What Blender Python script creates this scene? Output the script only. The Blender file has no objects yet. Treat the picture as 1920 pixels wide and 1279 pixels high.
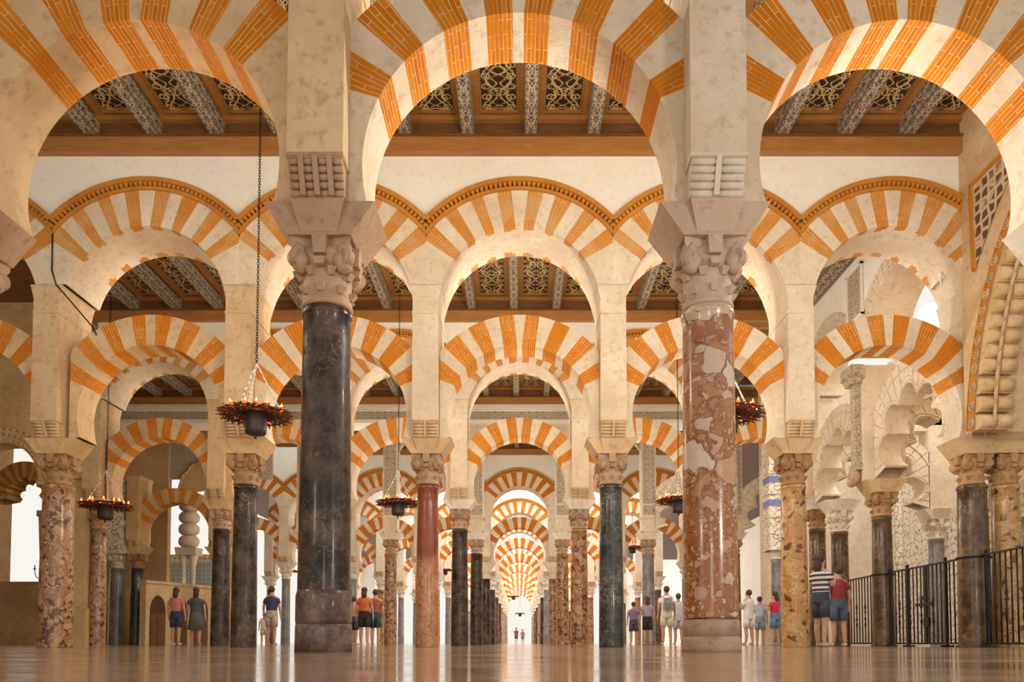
import bpy, math, random
from mathutils import Vector, Matrix
C = bpy.context.scene.collection
D = bpy.data
R = math.radians
PI = math.pi
rnd = random.Random(7)

# ------------------------------------------------------------------ camera, world, lights
F_PX, PX0, HOR, CAM_H, PITCH = 1350.0, 974.0, 1206.0, 0.075, R(2.4)
PY0 = HOR - F_PX * math.tan(PITCH)
cd = D.cameras.new('camera'); cam = D.objects.new('camera', cd); C.objects.link(cam)
cd.sensor_fit = 'HORIZONTAL'; cd.sensor_width = 36.0; cd.lens = F_PX / 1920 * 36.0
cam.location = (0, 0, CAM_H); cam.rotation_euler = (PI / 2 + PITCH, 0, 0)
cd.shift_x = -(PX0 - 960) / 1920; cd.shift_y = (PY0 - 639.5) / 1920
cd.clip_start = 0.02; cd.clip_end = 400
sc = bpy.context.scene
sc.camera = cam
sc.view_settings.view_transform = 'Standard'
sc.view_settings.look = 'None'
sc.view_settings.gamma = 1.0
sc.view_settings.use_curve_mapping = False
sc.view_settings.exposure = 0.17
w = D.worlds.new('world'); sc.world = w; w.use_nodes = True
bg = w.node_tree.nodes['Background']
bg.inputs[0].default_value = (1.0, 0.96, 0.88, 1); bg.inputs[1].default_value = .85

YP = [6.05, 12.87, 19.6, 27.25, 35.1, 42.3, 49.5, 56.5, 63.5, 70.5, 77.5, 84.5]
B = 3.26
LIFT = [0, 0, .27, 0] + [.3] * 8


def plight(x, y, z, e, col=(1, .86, .68), r=.3, name='flood_and_fill'):
    l = D.lights.new(name, 'POINT'); l.energy = e; l.color = col; l.shadow_soft_size = r
    o = D.objects.new(name, l); C.objects.link(o); o.location = (x, y, z); return o


def alight(x, y, z, e, sx, sy, rot=(0, 0, 0), col=(1, .86, .68), name='flood_and_fill'):
    l = D.lights.new(name, 'AREA'); l.shape = 'RECTANGLE'; l.size = sx; l.size_y = sy; l.energy = e; l.color = col
    o = D.objects.new(name, l); C.objects.link(o); o.location = (x, y, z); o.rotation_euler = rot; return o


# daylight-coloured floods standing behind the camera, left and right
plight(4.6, 1.2, 1.9, 290, (1, .9, .78), .35)
plight(-4.4, 1.0, 2.2, 130, (1, .80, .58), .35)
plight(0.3, -2.5, 1.6, 150, (1, .9, .78), .5)
# floodlights fixed on the backs of the piers just above the imposts, plus unseen points added under the ceilings to brighten the bays
WC = (1, .925, .78)
for x, e in ((-4.8, 130), (-1.595, 14), (1.57, 240), (4.8, 150)):
    plight(x, YP[0] + 1.0, 4.4, e, WC if x > -2 else (1, .8, .56), .11)
for x, e in ((-8.15, 25), (-4.89, 80), (-1.63, 150), (1.63, 150), (4.89, 120)):
    plight(x, YP[1] + .9, 4.6, e, WC if x > -2 else (1, .77, .5), .11)
for x, e in ((-11.4, 18), (-8.15, 50), (-4.89, 120), (-1.63, 150), (1.63, 150), (4.89, 130)):
    plight(x, YP[2] + .9, 4.9, e, WC if x > -5 else (1, .77, .5), .11)
for x in (-8.15, -4.89, -1.63, 1.63, 4.89):
    plight(x, YP[3] + .9, 5.0, 160, WC, .11)
for x, e in ((-9.8, 30), (-6.5, 60), (-3.26, 95), (0, 115), (3.26, 100), (6.2, 75)):
    plight(x, YP[0] + 2.0, 6.9, e, WC, .3)
for x, e in ((-9.8, 15), (-6.5, 40), (-3.26, 85), (0, 100), (3.26, 90)):
    plight(x, YP[1] + 2.0, 7.6, e, WC, .3)
for x, e in ((-12.9, 20), (-6.5, 40), (0, 60)):
    plight(x, YP[2] + 2.2, 7.8, e, WC, .3)
for k in range(4, 11):                       # area lights added under the closed ceiling to brighten the far naves
    alight(0, YP[k] + 3.5, 9.85, 1100 if k < 6 else 1800, 16, 3, col=(1, .96, .92), name='daylight_fill')
alight(10.6, 18.0, 10.5, 620, 3.5, 8, col=(1, .95, .89), name='daylight_fill')  # chapel skylight, its daylight strengthened by this added area light

# ------------------------------------------------------------------ node expression helper
class E:
    def __init__(s, nt, sock): s.nt = nt; s.k = sock
    def _m(s, op, *a, clamp=False):
        n = s.nt.nodes.new('ShaderNodeMath'); n.operation = op; n.use_clamp = clamp
        for i, v in enumerate((s,) + a):
            if isinstance(v, E): s.nt.links.new(v.k, n.inputs[i])
            else: n.inputs[i].default_value = v
        return E(s.nt, n.outputs[0])
    def __add__(s, o): return s._m('ADD', o)
    def __sub__(s, o): return s._m('SUBTRACT', o)
    def __mul__(s, o): return s._m('MULTIPLY', o)
    def __truediv__(s, o): return s._m('DIVIDE', o)
    def sin(s): return s._m('SINE')
    def cos(s): return s._m('COSINE')
    def abs(s): return s._m('ABSOLUTE')
    def pp(s, o): return s._m('PINGPONG', o)
    def fr(s): return s._m('FRACT')
    def sq(s): return s._m('SQRT')
    def mn(s, o): return s._m('MINIMUM', o)
    def mx(s, o): return s._m('MAXIMUM', o)
    def lt(s, o): return s._m('LESS_THAN', o)
    def gt(s, o): return s._m('GREATER_THAN', o)
    def ss(s, a, b, lo=0., hi=1.):
        n = s.nt.nodes.new('ShaderNodeMapRange'); n.interpolation_type = 'SMOOTHSTEP'
        s.nt.links.new(s.k, n.inputs[0])
        n.inputs[1].default_value = a; n.inputs[2].default_value = b
        n.inputs[3].default_value = lo; n.inputs[4].default_value = hi
        return E(s.nt, n.outputs[0])


class Mat:
    def __init__(s, name, rough=.7, spec=.5, coat=0):
        s.m = D.materials.new(name); s.m.use_nodes = True; s.nt = s.m.node_tree
        s.b = s.nt.nodes['Principled BSDF']
        s.b.inputs['Roughness'].default_value = rough
        s.b.inputs['Specular IOR Level'].default_value = spec
        if coat: s.b.inputs['Coat Weight'].default_value = coat * .25; s.b.inputs['Coat Roughness'].default_value = .08
    def n(s, t, **kw):
        nd = s.nt.nodes.new(t)
        for k, v in kw.items(): setattr(nd, k, v)
        return nd
    def l(s, a, b): s.nt.links.new(a, b)
    def coord(s, kind='Object', scale=(1, 1, 1), rand=True):
        tc = s.n('ShaderNodeTexCoord'); mp = s.n('ShaderNodeMapping')
        mp.inputs['Scale'].default_value = scale
        s.l(tc.outputs[kind], mp.inputs['Vector'])
        if rand and kind == 'Object':
            oi = s.n('ShaderNodeObjectInfo'); mu = s.n('ShaderNodeVectorMath', operation='SCALE')
            mu.inputs[0].default_value = (13, 7, 17); s.l(oi.outputs['Random'], mu.inputs['Scale'])
            ad = s.n('ShaderNodeVectorMath', operation='ADD'); s.l(mp.outputs[0], ad.inputs[0]); s.l(mu.outputs[0], ad.inputs[1])
            return ad.outputs[0]
        return mp.outputs[0]
    def noise(s, vec, scale, detail=6, rough=.6, dist=0.):
        n = s.n('ShaderNodeTexNoise'); s.l(vec, n.inputs['Vector'])
        n.inputs['Scale'].default_value = scale; n.inputs['Detail'].default_value = detail
        n.inputs['Roughness'].default_value = rough; n.inputs['Distortion'].default_value = dist
        return E(s.nt, n.outputs['Fac'])
    def ramp(s, fac, stops, interp='LINEAR'):
        r = s.n('ShaderNodeValToRGB'); s.l(fac.k, r.inputs[0]); cr = r.color_ramp; cr.interpolation = interp
        while len(cr.elements) < len(stops): cr.elements.new(.5)
        for e, (p, c) in zip(cr.elements, stops): e.position = p; e.color = (*c, 1)
        return r.outputs[0]
    def mix(s, fac, a, b, mode='MIX'):
        n = s.n('ShaderNodeMix', data_type='RGBA', blend_type=mode)
        if isinstance(fac, E): s.l(fac.k, n.inputs[0])
        else: n.inputs[0].default_value = fac
        for v, i in ((a, 6), (b, 7)):
            if isinstance(v, tuple): n.inputs[i].default_value = (*v, 1)
            else: s.l(v, n.inputs[i])
        return n.outputs[2]
    def out(s, col): s.l(col, s.b.inputs['Base Color']) if not isinstance(col, tuple) else setattr(s.b.inputs['Base Color'], 'default_value', (*col, 1))
    def bump(s, fac, st=.3, dist=.01):
        b = s.n('ShaderNodeBump'); b.inputs['Strength'].default_value = st; b.inputs['Distance'].default_value = dist
        s.l(fac.k, b.inputs['Height']); s.l(b.outputs[0], s.b.inputs['Normal'])
    def uv(s):
        u = s.n('ShaderNodeUVMap'); sp = s.n('ShaderNodeSeparateXYZ'); s.l(u.outputs[0], sp.inputs[0])
        return u.outputs[0], E(s.nt, sp.outputs[0]), E(s.nt, sp.outputs[1])


def stone(name, c1, c2, c3=None, rough=.8, bst=.5):
    m = Mat(name, rough, .3); v = m.coord()
    n1 = m.noise(v, 1.1, 5, .62); n2 = m.noise(v, 9, 8, .68)
    a = m.ramp(n1, [(.32, c1), (.5, tuple((x + y) / 2 for x, y in zip(c1, c2))), (.72, c2)])
    a = m.mix(n2.ss(.5, .68, 0, .6), a, c3 or tuple(x * .72 for x in c2))
    m.out(a); m.bump(n2 + m.noise(v, 35, 4) * .4, bst, .02)
    return m.m


def brickmat(name, c1, c2, mortar, fade, fcol):
    m = Mat(name, .85, .12); uvn, u, v = m.uv()
    cb = m.n('ShaderNodeCombineXYZ'); m.l(v.k, cb.inputs[0]); m.l(u.k, cb.inputs[1])
    o = m.coord()
    wob = m.n('ShaderNodeVectorMath', operation='SCALE'); nn = m.n('ShaderNodeTexNoise'); m.l(o, nn.inputs['Vector']); nn.inputs['Scale'].default_value = 5
    m.l(nn.outputs['Color'], wob.inputs[0]); wob.inputs['Scale'].default_value = .02
    ad = m.n('ShaderNodeVectorMath', operation='ADD'); m.l(cb.outputs[0], ad.inputs[0]); m.l(wob.outputs[0], ad.inputs[1])
    br = m.n('ShaderNodeTexBrick'); m.l(ad.outputs[0], br.inputs['Vector'])
    br.inputs['Scale'].default_value = 1; br.inputs['Brick Width'].default_value = .3; br.inputs['Row Height'].default_value = .052
    br.inputs['Mortar Size'].default_value = .0035; br.inputs['Mortar Smooth'].default_value = .3
    br.inputs['Color1'].default_value = (*c1, 1); br.inputs['Color2'].default_value = (*c2, 1); br.inputs['Mortar'].default_value = (*mortar, 1)
    a = m.mix(m.noise(o, 2.2, 6, .65).ss(.5 - fade * .25, .8 - fade * .25, 0, .35 + fade * .5), br.outputs['Color'], fcol)
    # some of the mortar is painted over
    pt = m.noise(o, 1.7, 4).ss(.46, .6, 0, .75)
    a = m.mix(pt, a, m.mix(m.noise(o, 7, 5), c1, c2))
    m.out(a); m.bump(E(m.nt, br.outputs['Fac']) * -1 + m.noise(o, 30, 5) * .8, .4, .012)
    return m.m


def plain(name, col, rough=.6, metal=0., spec=.5, emit=None, es=0):
    m = Mat(name, rough, spec); m.b.inputs['Metallic'].default_value = metal
    if emit: m.out(col); m.b.inputs['Emission Color'].default_value = (*emit, 1); m.b.inputs['Emission Strength'].default_value = es
    else:
        v = m.coord(); m.out(m.mix(m.noise(v, 8).ss(.3, .7, 0, 1), tuple(c * .8 for c in col), col))
    return m.m


def breccia(name, cells, vein, sc1=7., sc2=19., wt=.06, dark=(.12, .04, .02), rough=.22, patch=.52, pale=None):
    m = Mat(name, rough, .5, .5); v = m.coord()
    nn = m.n('ShaderNodeTexNoise'); m.l(v, nn.inputs['Vector']); nn.inputs['Scale'].default_value = 6; nn.inputs['Detail'].default_value = 4
    wb = m.n('ShaderNodeVectorMath', operation='SCALE'); m.l(nn.outputs['Color'], wb.inputs[0]); wb.inputs['Scale'].default_value = .16
    ad = m.n('ShaderNodeVectorMath', operation='ADD'); m.l(v, ad.inputs[0]); m.l(wb.outputs[0], ad.inputs[1])
    def vor(scale, feat):
        n = m.n('ShaderNodeTexVoronoi', feature=feat); m.l(ad.outputs[0], n.inputs['Vector']); n.inputs['Scale'].default_value = scale
        return n
    e1 = E(m.nt, vor(sc1, 'DISTANCE_TO_EDGE').outputs['Distance']); c1 = vor(sc1, 'F1').outputs['Color']
    e2 = E(m.nt, vor(sc2, 'DISTANCE_TO_EDGE').outputs['Distance']); c2 = vor(sc2, 'F1').outputs['Color']
    def sep(c):
        s_ = m.n('ShaderNodeSeparateColor'); m.l(c, s_.inputs[0]); return E(m.nt, s_.outputs[0]), E(m.nt, s_.outputs[1])
    r1, g1 = sep(c1); r2, g2 = sep(c2)
    st = [(i / max(1, len(cells) - 1) if len(cells) > 1 else 0, c) for i, c in enumerate(cells)]
    big = m.ramp(r1, st, 'CONSTANT'); small = m.ramp(r2, st, 'CONSTANT')
    small = m.mix(e2.ss(0, wt, 1, 0), small, vein)
    big = m.mix(e1.ss(0, wt, 1, 0), big, vein)
    small = m.mix(g2.gt(patch), small, m.mix(m.noise(v, 14), vein, dark))
    a = m.mix(g1.gt(.55), small, big)
    if pale:     # the upper drum of the shaft is paler, finely cracked stone
        v0 = m.coord(rand=False); sp = m.n('ShaderNodeSeparateXYZ'); m.l(v0, sp.inputs[0])
        up = (E(m.nt, sp.outputs[2]) + m.noise(v, 4, 5) * .9).ss(2.3, 3.0)
        a = m.mix(up * e2.ss(.01, .05) * .75, a, m.mix(m.noise(v, 9, 5).ss(.35, .65), pale, tuple(x * .7 for x in pale)))
    a = m.mix(m.noise(v, 24, 5).ss(.35, .75, 0, .35), a, tuple(x * .6 for x in vein))
    m.out(a); m.bump(m.noise(v, 30, 5), .06, .01)
    m.l(m.noise(v, 3).ss(.3, .7, rough * .7, rough * 1.8).k, m.b.inputs['Roughness'])
    return m.m


def marble(name, base, base2, vein, amt=.5, rough=.18, spec=.45):
    m = Mat(name, rough, spec, .5); v = m.coord()
    n1 = m.noise(v, 2.6, 8, .6, 1.4); n2 = m.noise(v, 6.5, 8, .65, .8)
    ridge = (n1 - .5).abs().ss(0, .012, 1, 0); ridge2 = (n2 - .5).abs().ss(0, .009, 1, 0) * m.noise(v, 2).ss(.5, .62)
    a = m.ramp(m.noise(v, 3.2, 9, .78), [(.44, base), (.68, base2)])
    msk = m.noise(v, 1.3, 3).ss(.5, .66)
    a = m.mix((ridge * msk).mx(ridge2) * amt, a, vein)
    a = m.mix(m.noise(v, 18, 8, .75).ss(.6, .72, 0, .5), a, base2)
    m.out(a); m.bump(m.noise(v, 25, 5), .05, .01)
    m.l(m.noise(v, 4, 6).ss(.3, .75, rough * .7, rough * 2.6).k, m.b.inputs['Roughness'])
    return m.m


def carvedmat(name, bgc, line, line2, frame):
    """strapwork of interlacing ribbons, mirrored about the board's axis (u in -1..1, v in board widths)"""
    m = Mat(name, .55, .35); _, u, v = m.uv()
    au = u.abs(); k = 2 * PI
    vv = v * 1.5
    def ln(d, wd): return d.abs().ss(wd * .6, wd, 1, 0)
    s1 = ln(au - ((vv * (k / 1.5)).sin() * .28 + .34), .055)
    s2 = ln(au - ((vv * (k / 1.5)).cos() * .2 + (vv * (k / .75)).sin() * .16 + .42), .05)
    s3 = ln(au - ((vv * (k / 1.5) + 2.4).sin().abs() * .62), .045)
    pv = vv.fr() - .5
    ring = ln((au * au + pv * pv * 4).sq() - .36, .05)
    ring2 = ln(((au - .62) * (au - .62) + (pv.abs() - .25) * (pv.abs() - .25) * 3).sq() - .2, .045)
    g = s1.mx(s2).mx(s3).mx(ring).mx(ring2) * au.lt(.84)
    leaf = ((au * 16).sin() * (vv * 17).cos()).ss(.35, .55) * au.lt(.84)
    beads = (((vv * 60).sin()).gt(.1)) * (au - .91).abs().lt(.035)
    o = m.coord()
    a = m.mix(m.noise(o, 20, 3), bgc, tuple(c * .35 for c in bgc))
    a = m.mix(leaf * .9, a, line2); a = m.mix(g, a, line); a = m.mix(beads, a, line)
    a = m.mix(m.noise(o, 6, 5).ss(.5, .75, 0, .5), a, tuple(c * .6 for c in bgc))
    m.out(a); m.bump(g + leaf * .4, .8, .02)
    return m.m


def lacemat(name, c1, c2, scale=5., bst=1.):
    """carved stucco relief: raised interlace, the sunk ground of the same stone darkened as its shade"""
    m = Mat(name, .8, .25); v = m.coord(rand=False)
    sp = m.n('ShaderNodeSeparateXYZ'); m.l(v, sp.inputs[0])
    x = E(m.nt, sp.outputs[0]) + E(m.nt, sp.outputs[1]); z = E(m.nt, sp.outputs[2])
    x = x * scale; z = z * scale
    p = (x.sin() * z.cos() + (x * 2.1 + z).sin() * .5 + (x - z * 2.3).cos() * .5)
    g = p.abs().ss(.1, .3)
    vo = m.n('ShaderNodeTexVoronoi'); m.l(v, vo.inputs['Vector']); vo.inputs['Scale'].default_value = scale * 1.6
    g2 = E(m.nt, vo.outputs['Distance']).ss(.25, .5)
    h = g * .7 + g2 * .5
    m.out(m.mix(h.ss(.1, .9), c2, c1)); m.bump(h, bst, .03)  # shade of the sunk ground mixed into the base colour
    return m.m


M = {}
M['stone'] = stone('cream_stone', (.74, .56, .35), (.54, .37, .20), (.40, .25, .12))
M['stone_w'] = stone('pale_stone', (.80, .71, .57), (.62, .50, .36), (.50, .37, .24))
M['stone_o'] = stone('ochre_stone', (.72, .52, .28), (.52, .34, .16), (.4, .25, .12))
M['cap'] = stone('capital_marble', (.54, .37, .25), (.36, .23, .145), (.22, .14, .08), .6)
M['cap_r'] = stone('rosy_capital_marble', (.66, .52, .41), (.48, .35, .26), (.34, .23, .16), .6)
M['cap_b'] = stone('ochre_capital', (.50, .31, .15), (.33, .19, .085), (.2, .11, .05), .6)
M['cap_w'] = stone('white_capital', (.8, .74, .64), (.66, .58, .48), (.5, .42, .34), .6)
M['plaster'] = stone('wall_plaster', (.90, .87, .80), (.85, .80, .71), (.78, .70, .58), .9, .15)
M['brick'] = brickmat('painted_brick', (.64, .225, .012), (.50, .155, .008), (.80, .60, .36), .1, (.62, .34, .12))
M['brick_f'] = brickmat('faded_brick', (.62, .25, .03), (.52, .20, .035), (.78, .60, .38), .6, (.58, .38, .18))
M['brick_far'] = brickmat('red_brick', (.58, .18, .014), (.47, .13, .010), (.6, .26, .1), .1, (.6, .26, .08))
M['dentil'] = stone('ochre_brickwork', (.58, .26, .04), (.45, .17, .025), (.38, .15, .03))
M['dark'] = plain('gap_shade', (.10, .045, .02), .9)  # shade between dentils and in the niches put into the colour


def woodmat(name, c1, c2, rough=.4):
    m = Mat(name, rough, .4); v = m.coord(scale=(1, 6, 6))
    m.out(m.ramp(m.noise(v, 2.2, 6, .6, .6), [(.3, c1), (.7, c2)])); m.bump(m.noise(v, 9, 4), .1, .01)
    return m.m


M['wood'] = woodmat('varnished_wood', (.44, .21, .06), (.32, .135, .035))
M['wood_d'] = woodmat('dark_wood', (.12, .05, .018), (.20, .085, .03))
M['carve'] = carvedmat('gilt_carved_board', (.075, .035, .015), (.78, .60, .30), (.30, .20, .11), .1)
M['carve_b'] = carvedmat('carved_beam_face', (.11, .09, .07), (.72, .62, .46), (.34, .29, .22), .1)
M['black'] = marble('black_marble', (.016, .009, .007), (.13, .085, .062), (.45, .32, .22), .7, .24, .3)
M['black2'] = marble('veined_black_marble', (.02, .022, .022), (.10, .095, .085), (.6, .56, .48), .9)
M['grey'] = marble('grey_marble', (.16, .15, .15), (.36, .34, .32), (.5, .47, .42), .6)
M['base_d'] = marble('weathered_dark_base', (.085, .05, .042), (.30, .21, .18), (.42, .34, .3), .4, .4)
M['pink'] = breccia('pink_breccia', [(.40, .16, .05), (.52, .27, .13), (.34, .12, .035), (.66, .54, .43), (.46, .22, .08), (.42, .18, .06), (.6, .42, .3)], (.22, .065, .02), 5.6, 15, pale=(.54, .39, .30))
def pudding():
    m = Mat('pink_breccia', .2, .5, .5); v = m.coord(rand=False)
    nn = m.n('ShaderNodeTexNoise'); m.l(v, nn.inputs['Vector']); nn.inputs['Scale'].default_value = 7; nn.inputs['Detail'].default_value = 5
    wb = m.n('ShaderNodeVectorMath', operation='SCALE'); m.l(nn.outputs['Color'], wb.inputs[0]); wb.inputs['Scale'].default_value = .13
    ad = m.n('ShaderNodeVectorMath', operation='ADD'); m.l(v, ad.inputs[0]); m.l(wb.outputs[0], ad.inputs[1])
    sp = m.n('ShaderNodeSeparateXYZ'); m.l(v, sp.inputs[0]); up = (E(m.nt, sp.outputs[2]) + m.noise(v, 4, 5) * .9).ss(2.2, 3.1)
    col = m.mix(m.noise(v, 5, 6), (.30, .10, .025), (.42, .17, .06))
    col = m.mix(up * .85, col, (.50, .34, .25))
    pal = [(0, (.45, .22, .09)), (.2, (.58, .38, .24)), (.4, (.34, .12, .04)), (.6, (.66, .52, .40)), (.8, (.5, .27, .13))]
    big = [(0, (.68, .56, .44)), (.35, (.50, .27, .13)), (.6, (.74, .66, .56)), (.8, (.56, .36, .22))]
    for sc_, thr, wt, ramp, upw in ((34, .5, .12, pal, .2), (17, .58, .09, pal, .35), (8.5, .72, .06, pal, .3), (4.4, .78, .035, big, .12)):
        f1 = m.n('ShaderNodeTexVoronoi', feature='F1'); de = m.n('ShaderNodeTexVoronoi', feature='DISTANCE_TO_EDGE')
        for n in (f1, de): m.l(ad.outputs[0], n.inputs['Vector']); n.inputs['Scale'].default_value = sc_
        sc2 = m.n('ShaderNodeSeparateColor'); m.l(f1.outputs['Color'], sc2.inputs[0])
        r, g = E(m.nt, sc2.outputs[0]), E(m.nt, sc2.outputs[1])
        c = m.ramp(r, ramp, 'CONSTANT'); c = m.mix(m.noise(v, 20, 4).ss(.4, .8, 0, .4), c, (.4, .2, .1))
        inside = E(m.nt, de.outputs['Distance']).ss(wt, wt * 1.6)
        edge = E(m.nt, de.outputs['Distance']).ss(wt * .5, wt * 1.2)
        gate = (g + up * upw).gt(thr)
        col = m.mix(gate * (edge * -1 + 1) * .5, col, (.14, .04, .012))
        col = m.mix(gate * inside, col, m.mix(.22, c, (.26, .09, .03)))
    m.out(col); m.bump(m.noise(v, 30, 5), .05, .01); m.l(m.noise(v, 3).ss(.3, .7, .12, .34).k, m.b.inputs['Roughness'])
    return m.m


M['pink'] = pudding()
M['tan'] = breccia('tan_breccia', [(.42, .23, .11), (.34, .17, .075), (.48, .29, .16), (.38, .20, .09)], (.10, .035, .012), 8, 16, .045, patch=.7)
M['ochre'] = breccia('ochre_breccia', [(.54, .31, .11), (.47, .25, .08), (.58, .37, .16), (.5, .28, .1)], (.16, .07, .02), 5, 11, .03, patch=.88)
M['brown'] = marble('brown_marble', (.05, .026, .014), (.20, .11, .05), (.6, .36, .14), .9)


def redmat():
    m = Mat('red_marble', .2, .5, .5); v = m.coord(rand=False)
    sp = m.n('ShaderNodeSeparateXYZ'); m.l(v, sp.inputs[0]); z = E(m.nt, sp.outputs[2])
    vo = m.n('ShaderNodeTexVoronoi', feature='DISTANCE_TO_EDGE'); m.l(v, vo.inputs['Vector']); vo.inputs['Scale'].default_value = 9
    lo = m.mix(E(m.nt, vo.outputs['Distance']).ss(0, .06, 1, 0), m.ramp(m.noise(v, 5), [(.35, (.34, .14, .06)), (.65, (.5, .28, .14))]), (.24, .08, .03))
    hi = m.ramp(m.noise(v, 2.5, 6), [(.3, (.17, .035, .016)), (.7, (.27, .075, .03))])
    m.out(m.mix((z + m.noise(v, 3) * .8).ss(1.9, 2.15), lo, hi)); return m.m


M['red'] = redmat()
M['iron'] = plain('rusty_iron', (.15, .04, .015), .55, .3)
M['iron_k'] = plain('black_iron', (.025, .018, .015), .4, .5)
M['bowl'] = plain('dark_metal_bowl', (.05, .035, .035), .5, .3)
M['rod'] = plain('glint_white_rod', (.95, .92, .88), .35, .3)  # near-white colour stands in for the glint on the metal
M['flame'] = plain('flame', (1, .5, .2), .5, 0, .5, (1, .30, .05), 7)
M['glass'] = plain('red_glass', (.5, .05, .015), .15, 0, .8, (1, .10, .015), 1.6)
M['lace'] = lacemat('carved_stucco', (.84, .76, .64), (.36, .25, .15), 9)
M['lace_o'] = lacemat('gilt_mosaic_stucco', (.78, .58, .34), (.34, .18, .07), 14)
M['lace_g'] = lacemat('carved_grey_stone', (.62, .52, .4), (.3, .22, .15), 22)
M['chapel'] = stone('white_chapel_stone', (.80, .70, .57), (.66, .54, .40), (.50, .38, .26), .8, .3)
M['groove'] = plain('dark_joint', (.16, .1, .06), .9)


def floormat():
    m = Mat('polished_marble_floor', .14, .8, .5); v = m.coord(rand=False)
    m.b.inputs['Coat Roughness'].default_value = .12
    br = m.n('ShaderNodeTexBrick'); m.l(v, br.inputs['Vector']); br.offset = .5
    br.inputs['Scale'].default_value = 1; br.inputs['Brick Width'].default_value = 1.15; br.inputs['Row Height'].default_value = .62
    br.inputs['Mortar Size'].default_value = .003
    br.inputs['Color1'].default_value = (.42, .27, .175, 1); br.inputs['Color2'].default_value = (.48, .32, .21, 1); br.inputs['Mortar'].default_value = (.2, .12, .08, 1)
    a = m.mix(m.noise(v, 2.2, 8, .65).ss(.35, .75, 0, .5), br.outputs['Color'], (.28, .175, .11))
    m.out(a); m.l(m.noise(v, 1.5, 7, .7).ss(.3, .75, .07, .20).k, m.b.inputs['Roughness'])
    m.bump(E(m.nt, br.outputs['Fac']) * -1, .3, .004)
    return m.m


M['floor'] = floormat()

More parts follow.
